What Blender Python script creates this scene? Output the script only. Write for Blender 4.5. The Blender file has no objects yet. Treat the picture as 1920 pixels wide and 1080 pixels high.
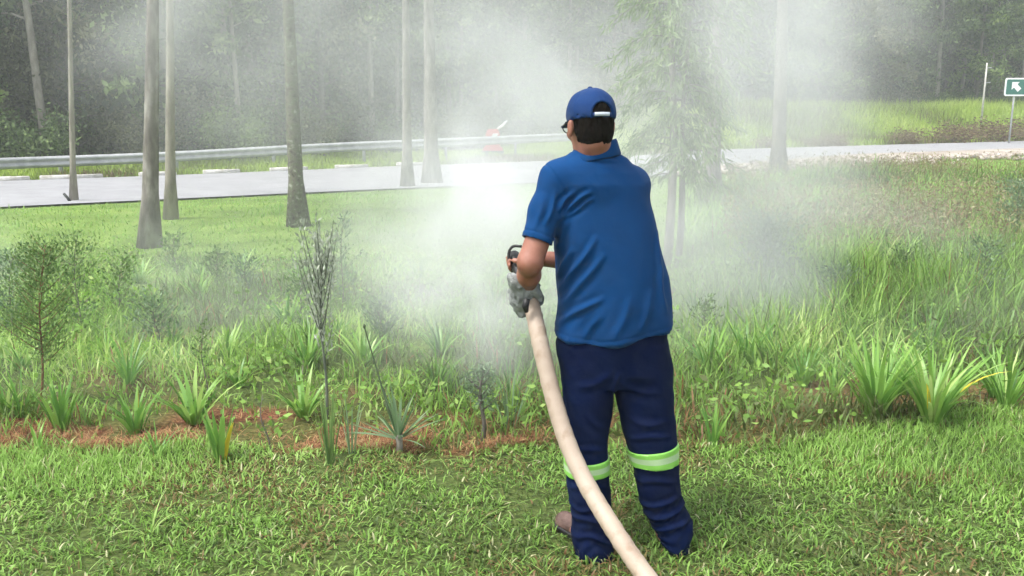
import bpy, math, random, os
import numpy as np
from mathutils import Vector, Matrix

random.seed(7)
rng = np.random.default_rng(11)
R = math.radians
scene = bpy.context.scene
C = scene.collection

# ------------------------------------------------------------------ camera
FPX, CX, CY, HOR, CAMZ = 1600.0, 960.0, 540.0, 235.0, 1.6
PITCH = math.atan((CY - HOR) / FPX)
cam_d = bpy.data.cameras.new("camera")
cam_d.sensor_width = 36.0
cam_d.lens = 36.0 * FPX / 1920.0
cam_d.clip_start = 0.05
cam_d.clip_end = 2000.0
cam = bpy.data.objects.new("camera", cam_d)
cam.location = (0, 0, CAMZ)
cam.rotation_euler = (R(90) - PITCH, 0, 0)
C.objects.link(cam)
scene.camera = cam

# ------------------------------------------------------------------ world, sun, exposure
SUN_EL, SUN_AZ = 62.0, 245.0          # degrees; azimuth clockwise from +Y
world = bpy.data.worlds.new("World")
scene.world = world
world.use_nodes = True
wn, wl = world.node_tree.nodes, world.node_tree.links
wn.clear()
sky = wn.new("ShaderNodeTexSky")
sky.sky_type = 'NISHITA'
sky.sun_disc = False
sky.sun_elevation = R(SUN_EL)
sky.sun_rotation = R(SUN_AZ)
sky.air_density, sky.dust_density, sky.ozone_density = 1.0, 3.0, 1.0
hs = wn.new("ShaderNodeHueSaturation")
hs.inputs["Saturation"].default_value = 0.28
bg = wn.new("ShaderNodeBackground")
bg.inputs["Strength"].default_value = 0.14
wo = wn.new("ShaderNodeOutputWorld")
wl.new(sky.outputs[0], hs.inputs["Color"])
wl.new(hs.outputs[0], bg.inputs["Color"])
wl.new(bg.outputs[0], wo.inputs["Surface"])

sun_d = bpy.data.lights.new("sun", 'SUN')
sun_d.energy = 1.5
sun_d.angle = R(14)
sun_d.color = (1.0, 0.98, 0.945)
sun = bpy.data.objects.new("sun", sun_d)
C.objects.link(sun)
_se, _sa = R(SUN_EL), R(SUN_AZ)
sdir = Vector((math.sin(_sa) * math.cos(_se), math.cos(_sa) * math.cos(_se), math.sin(_se)))
sun.rotation_euler = sdir.to_track_quat('Z', 'Y').to_euler()

scene.view_settings.view_transform = 'Standard'
scene.view_settings.look = 'None'
scene.view_settings.gamma = 1.0
scene.view_settings.use_curve_mapping = False
scene.view_settings.exposure = 1.48

scene.render.engine = 'CYCLES'
cy = scene.cycles
cy.max_bounces = 6
cy.diffuse_bounces = 2
cy.glossy_bounces = 2
cy.transmission_bounces = 3
cy.transparent_max_bounces = 6
cy.volume_bounces = 1
cy.volume_step_rate = 2.0
cy.volume_max_steps = 64
cy.use_adaptive_sampling = True
cy.adaptive_threshold = 0.03
cy.use_denoising = True

# ------------------------------------------------------------------ helpers
def ray(u, v):
    xc, yc = (u - CX) / FPX, (CY - v) / FPX
    return np.array([xc, math.cos(PITCH) + yc * math.sin(PITCH), -math.sin(PITCH) + yc * math.cos(PITCH)])

def W(u, v, Y):
    """The place in the world that stands at distance Y along the ground and is seen at u, v of the photograph."""
    d = ray(u, v)
    t = Y / d[1]
    return np.array([d[0] * t, Y, CAMZ + d[2] * t])

def smooth(a, b, x):
    t = np.clip((np.asarray(x, float) - a) / (b - a), 0, 1)
    return t * t * (3 - 2 * t)

_P = np.random.default_rng(3).random((64, 64, 64)).astype(np.float32)
def vnoise(P, s=1.0, off=0.0):
    """Smooth value noise in 0..1 at the points P (N x 3)."""
    Q = np.asarray(P, float) * s + off
    i = np.floor(Q).astype(int)
    f = Q - i
    f = f * f * (3 - 2 * f)
    r = 0
    for dx in (0, 1):
        for dy in (0, 1):
            for dz in (0, 1):
                w = (f[:, 0] if dx else 1 - f[:, 0]) * (f[:, 1] if dy else 1 - f[:, 1]) * (f[:, 2] if dz else 1 - f[:, 2])
                r = r + w * _P[(i[:, 0] + dx) & 63, (i[:, 1] + dy) & 63, (i[:, 2] + dz) & 63]
    return r

def vnoise2(x, y, s=1.0, off=0.0):
    x = np.asarray(x, float)
    sh = x.shape
    P = np.stack([x.ravel(), np.asarray(y, float).ravel(), np.zeros(x.size)], 1)
    return vnoise(P, s, off).reshape(sh)

def mesh_np(name, V, F, tint=None, smooth_=False):
    """A mesh from an N x 3 array and an M x 3 or M x 4 array of faces; tint is one number per vertex."""
    V = np.ascontiguousarray(V, np.float32)
    F = np.ascontiguousarray(F, np.int32)
    k = F.shape[1]
    me = bpy.data.meshes.new(name)
    me.vertices.add(len(V))
    me.vertices.foreach_set("co", V.ravel())
    me.loops.add(F.size)
    me.loops.foreach_set("vertex_index", F.ravel())
    me.polygons.add(len(F))
    me.polygons.foreach_set("loop_start", np.arange(0, F.size, k, dtype=np.int32))
    me.polygons.foreach_set("loop_total", np.full(len(F), k, np.int32))
    me.update(calc_edges=True)
    if smooth_:
        me.polygons.foreach_set("use_smooth", np.ones(len(F), bool))
    if tint is not None:
        a = me.attributes.new("tint", 'FLOAT', 'POINT')
        a.data.foreach_set("value", np.ascontiguousarray(tint, np.float32))
    return me

def join_np(parts):
    """[(V, F, tint)] with quads -> one (V, F, tint)."""
    Vs, Fs, Ts, n = [], [], [], 0
    for V, F, T in parts:
        Vs.append(V); Fs.append(F + n); Ts.append(T)
        n += len(V)
    return np.concatenate(Vs), np.concatenate(Fs), np.concatenate(Ts)

def tag(o, label=None, cat=None, group=None, kind=None):
    if label: o["label"] = label
    if cat: o["category"] = cat
    if group: o["group"] = group
    if kind: o["kind"] = kind
    return o

def obj(name, me, m=None, parent=None, loc=None):
    o = bpy.data.objects.new(name, me)
    C.objects.link(o)
    if m is not None and me is not None and not me.materials:
        me.materials.append(m)
    if parent is not None: o.parent = parent
    if loc is not None: o.location = loc
    return o

def empty(name, loc=(0, 0, 0), rz=0.0):
    o = bpy.data.objects.new(name, None)
    o.empty_display_size = 0.2
    o.location = loc
    o.rotation_euler = (0, 0, rz)
    C.objects.link(o)
    return o

def copy_tree(o, parent=None):
    c = o.copy()
    C.objects.link(c)
    c.parent = parent
    for ch in [x for x in bpy.data.objects if x.parent == o]:
        copy_tree(ch, c)
    return c

def tube(pts, rad, n=8, tint=0.5, cap=True, jitter=0.0):
    """A tapered tube through pts as (V, F, tint)."""
    pts = np.asarray(pts, float)
    rad = np.broadcast_to(np.asarray(rad, float), (len(pts),))
    T = np.gradient(pts, axis=0)
    T /= np.linalg.norm(T, axis=1, keepdims=True) + 1e-9
    ref = np.array([0.0, 0, 1]) if abs(T[0][2]) < 0.8 else np.array([1.0, 0, 0])
    A = []
    a = np.cross(T[0], ref); a /= np.linalg.norm(a)
    for t in T:
        a = a - t * np.dot(a, t)
        a /= np.linalg.norm(a) + 1e-9
        A.append(a)
    A = np.array(A)
    B = np.cross(T, A)
    th = np.linspace(0, 2 * math.pi, n, endpoint=False)
    rr = rad[:, None] * (1 + jitter * (rng.random((len(pts), n)) - 0.5))
    V = pts[:, None, :] + rr[..., None] * (np.cos(th)[None, :, None] * A[:, None] + np.sin(th)[None, :, None] * B[:, None])
    V = V.reshape(-1, 3)
    F = []
    for i in range(len(pts) - 1):
        for j in range(n):
            k = (j + 1) % n
            F.append((i * n + j, i * n + k, (i + 1) * n + k, (i + 1) * n + j))
    if cap:
        for i0, flip in ((0, True), ((len(pts) - 1), False)):
            c = len(V)
            V = np.vstack([V, pts[i0][None]])
            for j in range(0, n, 2):
                q = (i0 * n + j, i0 * n + (j + 1) % n, i0 * n + (j + 2) % n, c)
                F.append(q[::-1] if flip else q)
    return V, np.array(F), np.full(len(V), tint)

def spline(pts, n):
    """Catmull-Rom through pts, n points per span."""
    P = np.asarray(pts, float)
    P = np.vstack([2 * P[0] - P[1], P, 2 * P[-1] - P[-2]])
    out = []
    for i in range(1, len(P) - 2):
        for t in np.linspace(0, 1, n, endpoint=False):
            a, b, c, d = P[i - 1], P[i], P[i + 1], P[i + 2]
            out.append(0.5 * ((2 * b) + (-a + c) * t + (2 * a - 5 * b + 4 * c - d) * t * t + (-a + 3 * b - 3 * c + d) * t ** 3))
    out.append(P[-2])
    return np.array(out)

def blades(base, L, w, lean, curl, az=None, nseg=3, tint=None, keel=0.0):
    """Grass blades: N curved strips that taper to a tip."""
    N = len(base)
    L, w, lean, curl = [np.broadcast_to(np.asarray(q, float), (N,)) for q in (L, w, lean, curl)]
    if az is None: az = rng.random(N) * 2 * math.pi
    if tint is None: tint = rng.random(N)
    h = np.stack([np.cos(az), np.sin(az), np.zeros(N)], 1)
    tw = az + math.pi / 2 + rng.normal(0, 0.35, N)
    s = np.stack([np.cos(tw), np.sin(tw), np.zeros(N)], 1)
    pos = np.array(base, float)
    V = np.zeros((N, nseg + 1, 2, 3))
    T = np.zeros((N, nseg + 1, 2))
    for i in range(nseg + 1):
        t = i / nseg
        prof = (0.55 + 0.45 * math.sin(min(1, t * 1.8) * math.pi / 2)) * (1 - t ** 2.4) + 0.03
        ww = (w * prof * 0.5)[:, None]
        V[:, i, 0] = pos - s * ww
        V[:, i, 1] = pos + s * ww
        T[:, i, :] = tint[:, None]
        th = lean + curl * t
        pos = pos + (L / nseg)[:, None] * (np.sin(th)[:, None] * h + np.cos(th)[:, None] * np.array([0, 0, 1.0]))
    k = (nseg + 1) * 2
    f0 = np.array([[2 * i, 2 * i + 1, 2 * i + 3, 2 * i + 2] for i in range(nseg)])
    F = (np.arange(N)[:, None, None] * k + f0[None]).reshape(-1, 4)
    return V.reshape(-1, 3), F, T.ravel()

def leaves(P, size, aspect=0.45, dirs=None, droop=0.2, tint=None):
    """Rhombic leaves folded along the midrib, one at each point of P."""
    N = len(P)
    size = np.broadcast_to(np.asarray(size, float), (N,))
    if dirs is None:
        dirs = rng.normal(0, 1, (N, 3)); dirs[:, 2] -= droop
    d = dirs / (np.linalg.norm(dirs, axis=1, keepdims=True) + 1e-9)
    q = rng.normal(0, 1, (N, 3))
    s = np.cross(d, q); s /= np.linalg.norm(s, axis=1, keepdims=True) + 1e-9
    n = np.cross(s, d)
    if tint is None: tint = rng.random(N)
    sz = size[:, None]
    V = np.stack([P, P + d * sz * 0.45 + s * sz * aspect * 0.5 + n * sz * 0.06, P + d * sz, P + d * sz * 0.45 - s * sz * aspect * 0.5 + n * sz * 0.06], 1)
    F = np.arange(N * 4).reshape(-1, 4)
    return V.reshape(-1, 3), F, np.repeat(tint, 4)

# ------------------------------------------------------------------ materials
def new_mat(name):
    m = bpy.data.materials.new(name)
    m.use_nodes = True
    nt = m.node_tree
    nt.nodes.clear()
    return m, nt.nodes, nt.links

def ramp(n, stops):
    r = n.new("ShaderNodeValToRGB")
    e = r.color_ramp.elements
    while len(e) < len(stops): e.new(0.5)
    for i, (p, c) in enumerate(stops):
        e[i].position = p
        e[i].color = (c[0], c[1], c[2], 1)
    return r

def leaf_mat(name, stops, trans=0.35, rough=0.55, spec=0.25, vary=0.0):
    m, n, l = new_mat(name)
    at = n.new("ShaderNodeAttribute"); at.attribute_name = "tint"
    r = ramp(n, stops)
    if vary:
        oi = n.new("ShaderNodeObjectInfo")
        ma = n.new("ShaderNodeMath"); ma.operation = 'MULTIPLY_ADD'; ma.inputs[1].default_value = vary; ma.inputs[2].default_value = -vary * 0.5
        ad = n.new("ShaderNodeMath"); ad.operation = 'ADD'
        l.new(oi.outputs["Random"], ma.inputs[0]); l.new(ma.outputs[0], ad.inputs[0]); l.new(at.outputs["Fac"], ad.inputs[1]); 
        geo = n.new("ShaderNodeNewGeometry")
        nz = n.new("ShaderNodeTexNoise"); nz.inputs["Scale"].default_value = 0.75; nz.inputs["Detail"].default_value = 3
        l.new(geo.outputs["Position"], nz.inputs["Vector"])
        m3 = n.new("ShaderNodeMath"); m3.operation = 'MULTIPLY_ADD'; m3.inputs[1].default_value = 1.5; m3.inputs[2].default_value = -0.75
        l.new(nz.outputs["Fac"], m3.inputs[0])
        a3 = n.new("ShaderNodeMath"); a3.operation = 'ADD'
        l.new(ad.outputs[0], a3.inputs[0]); l.new(m3.outputs[0], a3.inputs[1]); l.new(a3.outputs[0], r.inputs[0])
    else:
        l.new(at.outputs["Fac"], r.inputs[0])
    p = n.new("ShaderNodeBsdfPrincipled")
    p.inputs["Roughness"].default_value = rough
    p.inputs["Specular IOR Level"].default_value = spec
    l.new(r.outputs[0], p.inputs["Base Color"])
    t = n.new("ShaderNodeBsdfTranslucent")
    l.new(r.outputs[0], t.inputs["Color"])
    mx = n.new("ShaderNodeMixShader"); mx.inputs[0].default_value = trans
    o = n.new("ShaderNodeOutputMaterial")
    l.new(p.outputs[0], mx.inputs[1]); l.new(t.outputs[0], mx.inputs[2]); l.new(mx.outputs[0], o.inputs[0])
    return m

def surf_mat(name, stops, scale=5.0, rough=0.7, bump=0.0, bscale=None, spec=0.3, stretch=(1, 1, 1), detail=5, metallic=0.0, sheen=0.0):
    m, n, l = new_mat(name)
    tc = n.new("ShaderNodeTexCoord")
    mp = n.new("ShaderNodeMapping"); mp.inputs["Scale"].default_value = stretch
    l.new(tc.outputs["Object"], mp.inputs[0])
    nz = n.new("ShaderNodeTexNoise"); nz.inputs["Scale"].default_value = scale; nz.inputs["Detail"].default_value = detail
    l.new(mp.outputs[0], nz.inputs["Vector"])
    r = ramp(n, stops)
    l.new(nz.outputs["Fac"], r.inputs[0])
    p = n.new("ShaderNodeBsdfPrincipled")
    p.inputs["Roughness"].default_value = rough
    p.inputs["Specular IOR Level"].default_value = spec
    p.inputs["Metallic"].default_value = metallic
    if sheen:
        p.inputs["Sheen Weight"].default_value = sheen
        p.inputs["Sheen Roughness"].default_value = 0.5
    l.new(r.outputs[0], p.inputs["Base Color"])
    if bump:
        nb = n.new("ShaderNodeTexNoise"); nb.inputs["Scale"].default_value = bscale or scale * 4; nb.inputs["Detail"].default_value = 6
        l.new(mp.outputs[0], nb.inputs["Vector"])
        b = n.new("ShaderNodeBump"); b.inputs["Strength"].default_value = bump; b.inputs["Distance"].default_value = 0.01
        l.new(nb.outputs["Fac"], b.inputs["Height"]); l.new(b.outputs[0], p.inputs["Normal"])
    o = n.new("ShaderNodeOutputMaterial")
    l.new(p.outputs[0], o.inputs[0])
    return m
# ------------------------------------------------------------------ terrain
def bed_edge(x):
    """Distance at which the mown lawn ends and the planting bed starts."""
    x = np.asarray(x, float)
    return 4.02 + 0.55 * smooth(0.7, 2.9, x) + 0.05 * np.sin(x * 3.1) + 0.03 * np.sin(x * 7.7 + 1) + 0.25 * smooth(3.0, 8.0, np.abs(x))

NEAR = np.array([(-60, -14.0), (-30, 2.0), (-9.9, 16.6), (-2.9, 21.6), (7.4, 27.5), (25, 36.5), (60, 52), (120, 80)])
FAR = np.array([(-60, -3.0), (-35, 9.5), (-14.8, 24.3), (-4.6, 31.2), (9.0, 37.5), (29, 47.5), (66, 64), (125, 92)])
def road_near(x): return np.interp(x, NEAR[:, 0], NEAR[:, 1])
def road_far(x): return np.interp(x, FAR[:, 0], FAR[:, 1])

def height(x, y):
    x = np.asarray(x, float); y = np.asarray(y, float)
    z = 0.022 * np.clip(y - 25, 0, 60) * smooth(-25, 8, x)
    z = z + 0.25 * smooth(2.5, 9, x) * smooth(10, 24, y)
    d = y - road_far(x)
    z = z + smooth(1.5, 8, d) * 1.1 * smooth(-2, 8, x) + smooth(1, 10, d) * 0.15
    z = z + smooth(14, 70, d) * 15.0                              # the wooded slope behind
    bump = (vnoise2(x, y, 0.6) - 0.5) * 0.05 + (vnoise2(x, y, 2.3, 9) - 0.5) * 0.025
    z = z + bump * smooth(4.2, 6.0, y) * (1 - smooth(-1.5, 0.3, y - road_near(x)) * (1 - smooth(0, 1.5, d)))
    z = z + (vnoise2(x, y, 5.0, 4) - 0.5) * 0.02 * (1 - smooth(4.0, 4.6, y))
    return z

def G(u, v, dz=0.0):
    """The ground point seen at u, v."""
    d = ray(u, v)
    t = (CAMZ) / max(1e-3, -d[2])
    for _ in range(60):
        p = np.array([0, 0, CAMZ]) + d * t
        g = float(height(p[0], p[1])) + dz
        t += (g - p[2]) / d[2] * 0.6
        t = min(max(t, 0.5), 90)
    return np.array([p[0], p[1], g])

def axis_pts(*segs):
    out = []
    for a, b, n in segs: out += list(np.linspace(a, b, n, endpoint=False))
    return np.array(out + [segs[-1][1]])
gx = axis_pts((-160, -30, 26), (-30, -6, 48), (-6, 7, 130), (7, 40, 66), (40, 180, 28))
gy = axis_pts((-25, 1, 14), (1, 6.5, 90), (6.5, 30, 110), (30, 80, 80), (80, 260, 20))
X, Y = np.meshgrid(gx, gy)
Z = height(X, Y)
V = np.stack([X.ravel(), Y.ravel(), Z.ravel()], 1)
nx, ny = len(gx), len(gy)
I = np.arange(nx * ny).reshape(ny, nx)
F = np.stack([I[:-1, :-1].ravel(), I[:-1, 1:].ravel(), I[1:, 1:].ravel(), I[1:, :-1].ravel()], 1)
# what grows or lies where: 0 mown grass, 1 bare reddish soil and mulch
dist = Y - bed_edge(X)
soil = smooth(-0.02, 0.05, dist) * (1 - smooth(0.3, 1.2, dist)) * (0.25 + 0.75 * (1 - smooth(0.4, 1.0, X)))
soil = soil * smooth(0.52, 0.68, vnoise2(X, Y, 3.5, 2)) + smooth(-0.02, 0.08, dist) * (1 - smooth(0.3, 0.9, dist)) * 0.25
soil = np.maximum(soil, smooth(0, 0.3, dist) * (1 - smooth(6, 9, Y)) * smooth(0.6, 0.85, vnoise2(X, Y, 2.2, 7)) * 0.6)
me = mesh_np("ground", V, F, soil.ravel(), True)
aa = me.attributes.new("thatch", 'FLOAT', 'POINT')
aa.data.foreach_set("value", (0.9 * (1 - smooth(5.0, 7.5, Y))).ravel().astype(np.float32))
m, n, l = new_mat("ground")
at = n.new("ShaderNodeAttribute"); at.attribute_name = "tint"
tc = n.new("ShaderNodeTexCoord")
n1 = n.new("ShaderNodeTexNoise"); n1.inputs["Scale"].default_value = 0.9; n1.inputs["Detail"].default_value = 6
n2 = n.new("ShaderNodeTexNoise"); n2.inputs["Scale"].default_value = 45; n2.inputs["Detail"].default_value = 5
for q in (n1, n2): l.new(tc.outputs["Object"], q.inputs["Vector"])
g1 = ramp(n, [(0.3, (0.12, 0.19, 0.04)), (0.55, (0.18, 0.28, 0.06)), (0.75, (0.24, 0.32, 0.085))])
g2 = ramp(n, [(0.3, (0.35, 0.35, 0.35)), (0.7, (1.25, 1.25, 1.25))])
l.new(n1.outputs["Fac"], g1.inputs[0]); l.new(n2.outputs["Fac"], g2.inputs[0])
mu = n.new("ShaderNodeMix"); mu.data_type = 'RGBA'; mu.blend_type = 'MULTIPLY'; mu.inputs[0].default_value = 1
l.new(g1.outputs[0], mu.inputs[6]); l.new(g2.outputs[0], mu.inputs[7])
s1 = ramp(n, [(0.3, (0.05, 0.025, 0.015)), (0.5, (0.15, 0.065, 0.035)), (0.7, (0.26, 0.13, 0.07))])
l.new(n2.outputs["Fac"], s1.inputs[0])
mm = n.new("ShaderNodeMix"); mm.data_type = 'RGBA'
at2 = n.new("ShaderNodeAttribute"); at2.attribute_name = "thatch"
th2 = ramp(n, [(0.3, (0.03, 0.04, 0.014)), (0.6, (0.075, 0.10, 0.03)), (0.75, (0.12, 0.12, 0.05))]); l.new(n2.outputs["Fac"], th2.inputs[0])
m0 = n.new("ShaderNodeMix"); m0.data_type = 'RGBA'
l.new(at2.outputs["Fac"], m0.inputs[0]); l.new(mu.outputs[2], m0.inputs[6]); l.new(th2.outputs[0], m0.inputs[7])
l.new(at.outputs["Fac"], mm.inputs[0]); l.new(m0.outputs[2], mm.inputs[6]); l.new(s1.outputs[0], mm.inputs[7])
p = n.new("ShaderNodeBsdfPrincipled"); p.inputs["Roughness"].default_value = 0.95; p.inputs["Specular IOR Level"].default_value = 0.1
bm_ = n.new("ShaderNodeBump"); bm_.inputs["Distance"].default_value = 0.02; bm_.inputs["Strength"].default_value = 0.6
l.new(n2.outputs["Fac"], bm_.inputs["Height"]); l.new(bm_.outputs[0], p.inputs["Normal"])
l.new(mm.outputs[2], p.inputs["Base Color"])
o = n.new("ShaderNodeOutputMaterial"); l.new(p.outputs[0], o.inputs[0])
ground = obj("ground", me, m)
tag(ground, kind="structure")

# ------------------------------------------------------------------ road
def strip(f0, f1, xs, dz, nw=6, skew=0.0):
    rows = []
    for x in xs:
        a, b = f0(x), f1(x)
        for k in range(nw + 1):
            t = k / nw
            xx, yy = x, a + (b - a) * t
            rows.append((xx, yy, float(height(xx, yy)) + dz))
    V = np.array(rows)
    F = []
    for i in range(len(xs) - 1):
        for k in range(nw):
            a = i * (nw + 1) + k
            F.append((a, a + nw + 1, a + nw + 2, a + 1))
    return V, np.array(F)[:, ::-1]
xs = np.arange(-50, 110, 0.5)
V, F = strip(road_near, road_far, xs, 0.045, 10)
asph = surf_mat("asphalt", [(0.3, (0.24, 0.24, 0.25)), (0.7, (0.30, 0.30, 0.31))], 1.2, 0.85, 0.3, 60)
road = obj("road", mesh_np("road", V, F, None, True), asph)
tag(road, kind="structure")

# kerb stones along the far edge: white-painted, half overgrown
kerb_m = surf_mat("painted_kerb", [(0.35, (0.35, 0.33, 0.29)), (0.5, (0.45, 0.44, 0.41)), (0.7, (0.6, 0.59, 0.56))], 6, 0.8, 0.3)
def box_np(cx, cy, cz, sx, sy, sz, bev=0.02):
    """A box with chamfered edges round its top."""
    x, y, z = sx / 2, sy / 2, sz
    b = bev
    V = np.array([(-x, -y, 0), (x, -y, 0), (x, y, 0), (-x, y, 0), (-x, -y, z - b), (x, -y, z - b), (x, y, z - b), (-x, y, z - b),
                  (-x + b, -y + b, z), (x - b, -y + b, z), (x - b, y - b, z), (-x + b, y - b, z)], float)
    F = [(3, 2, 1, 0), (0, 1, 5, 4), (1, 2, 6, 5), (2, 3, 7, 6), (3, 0, 4, 7), (4, 5, 9, 8), (5, 6, 10, 9), (6, 7, 11, 10), (7, 4, 8, 11), (8, 9, 10, 11)]
    return V + np.array([cx, cy, cz]), np.array(F), np.full(len(V), 0.5)
def far_edge_at(u):
    """The point of the far road edge seen at column u."""
    xs_ = np.linspace(-34, 30, 1200); ys_ = road_far(xs_)
    uu = np.array([CX + FPX * x_ / (y_ * math.cos(PITCH) + (CAMZ - 0.1) * math.sin(PITCH)) for x_, y_ in zip(xs_, ys_)])
    k = int(np.argmin(np.abs(uu - u)))
    return np.array([xs_[k], ys_[k], float(height(xs_[k], ys_[k]))])
def kerb_stone(u0, v0, u1, v1, first=[None]):
    a, b = far_edge_at(u0), far_edge_at(u1)
    L = np.linalg.norm(b - a)
    V, F, T = box_np(0, 0, 0, L, 0.16, 0.2)
    V = V + np.stack([np.zeros(len(V)), (rng.random(len(V)) - 0.5) * 0.02, (rng.random(len(V)) - 0.5) * 0.02], 1)
    o = obj("kerb_stone", mesh_np("kerb_stone", V, F), kerb_m)
    c = (a + b) / 2
    o.location = (c[0], c[1] + 0.05, float(height(c[0], c[1])) - 0.04)
    o.rotation_euler = (0, 0, math.atan2(b[1] - a[1], b[0] - a[0]))
    return o
kerbs = [(-5, 347, 55, 342, "white kerb stone at the left end of the far road edge"),
         (72, 341, 190, 334, "long dirty white kerb stone behind the foot of the thinnest pale trunk"),
         (258, 331, 330, 327, "white kerb stone behind the pair of trunks nearest each other"),
         (382, 324, 450, 320, "white kerb stone between the trunk pair and the leaning mossy trunk"),
         (506, 319, 574, 316, "white kerb stone crossed by the leaning mossy trunk"),
         (628, 314, 690, 310, "white kerb stone right of the leaning mossy trunk"),
         (742, 308, 800, 304, "white kerb stone fading into the fog beside two hazy trunks")]
for u0, v0, u1, v1, lab in kerbs:
    tag(kerb_stone(u0, v0, u1, v1), lab, "kerb stone", "white kerb stones along the far road edge")

# pale concrete edging of the road on the right, and the rubble beside it
pale = surf_mat("pale_concrete", [(0.3, (0.24, 0.20, 0.16)), (0.5, (0.34, 0.29, 0.24)), (0.7, (0.42, 0.38, 0.33))], 0.8, 0.85, 0.4)
V, F = strip(lambda x: road_near(x) - 0.25, lambda x: road_near(x) + 0.3 + 2.6 * float(smooth(6, 14, x)), np.arange(6, 60, 0.4), 0.075, 6)
gut = obj("path", mesh_np("path", V, F, None, True), pale)
tag(gut, kind="structure")

# ------------------------------------------------------------------ guard rail
galv = surf_mat("galvanised_steel", [(0.3, (0.30, 0.31, 0.32)), (0.7, (0.46, 0.47, 0.47))], 4, 0.55, 0.1, metallic=0.35)
rail_top = [(-400, 305), (-200, 302), (0, 296), (300, 285), (600, 269), (860, 258), (1050, 250), (1110, 248)]
rail_Y = [17, 21, 25.2, 28.2, 31.3, 34.2, 37.0, 38.2]
rp = np.array([W(u, v, y) for (u, v), y in zip(rail_top, rail_Y)])
gr = empty("guard_rail", (rp[2][0], rp[2][1], float(height(rp[2][0], rp[2][1]))))
tag(gr, "long galvanised steel guard rail running behind the road", "guard rail")
path = spline(rp, 10)
T = np.gradient(path, axis=0); T[:, 2] = 0; T /= np.linalg.norm(T, axis=1, keepdims=True)
nrm = np.stack([T[:, 1], -T[:, 0], np.zeros(len(T))], 1)         # towards the road
prof = [(0.0, 0.0), (0.03, -0.02), (0.075, -0.05), (0.08, -0.10), (0.02, -0.145), (0.02, -0.185), (0.08, -0.23), (0.075, -0.28), (0.03, -0.32), (0.0, -0.34)]
prof = prof + [(a - 0.015, b) for a, b in prof[::-1]]
K = len(prof)
V = np.concatenate([path[i][None] + np.array([nrm[i] * a + np.array([0, 0, b]) for a, b in prof]) for i in range(len(path))])
F = np.array([(i * K + j, i * K + (j + 1) % K, (i + 1) * K + (j + 1) % K, (i + 1) * K + j) for i in range(len(path) - 1) for j in range(K)])
def local(V, e): return V - np.array(e.location)
obj("rail_beam", mesh_np("rail_beam", local(V, gr), F, None, True), galv, gr)
acc = 0
for i in range(1, len(path)):
    acc += np.linalg.norm(path[i] - path[i - 1])
    if acc > 3.2:
        acc = 0
        q = path[i] - nrm[i] * 0.08
        g = float(height(q[0], q[1]))
        V, F, T_ = box_np(0, 0, -0.1, 0.1, 0.1, q[2] - g + 0.1, 0.005)
        po = obj("rail_post", mesh_np("rail_post", V, F), galv, gr)
        po.location = (q[0] - gr.location[0], q[1] - gr.location[1], g - gr.location[2])
# ------------------------------------------------------------------ bark and leaves
bark_grey = surf_mat("grey_bark", [(0.3, (0.10, 0.09, 0.08)), (0.5, (0.19, 0.175, 0.155)), (0.7, (0.32, 0.305, 0.275))], 9, 0.9, 0.8, 30, stretch=(1, 1, 0.35))
bark_moss = surf_mat("mossy_bark", [(0.3, (0.06, 0.055, 0.045)), (0.48, (0.16, 0.15, 0.125)), (0.56, (0.11, 0.125, 0.075)), (0.72, (0.34, 0.335, 0.30))], 14, 0.9, 0.9, 40)
bark_pale = surf_mat("pale_bark", [(0.3, (0.16, 0.145, 0.12)), (0.7, (0.32, 0.295, 0.25))], 8, 0.85, 0.5, 30, stretch=(1, 1, 0.3))
bark_dark = surf_mat("dark_bark", [(0.3, (0.08, 0.07, 0.06)), (0.7, (0.22, 0.2, 0.17))], 8, 0.9, 0.6, 30, stretch=(1, 1, 0.3))
G_DARK = [(0.0, (0.02, 0.038, 0.018)), (0.4, (0.075, 0.12, 0.045)), (0.75, (0.18, 0.26, 0.095)), (1.0, (0.34, 0.44, 0.18))]
G_MID = [(0.0, (0.03, 0.06, 0.018)), (0.5, (0.11, 0.18, 0.05)), (1.0, (0.27, 0.36, 0.12))]
G_PALE = [(0.0, (0.06, 0.10, 0.035)), (0.5, (0.17, 0.25, 0.09)), (1.0, (0.36, 0.43, 0.2))]
G_OLIVE = [(0.0, (0.05, 0.055, 0.03)), (0.5, (0.15, 0.16, 0.08)), (1.0, (0.3, 0.3, 0.18))]
leaf_dark = leaf_mat("dark_leaves", G_DARK, vary=0.35)
leaf_mid = leaf_mat("green_leaves", G_MID, vary=0.3)
leaf_pale = leaf_mat("pale_leaves", G_PALE, vary=0.3)
leaf_olive = leaf_mat("olive_leaves", G_OLIVE, vary=0.4)

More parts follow.
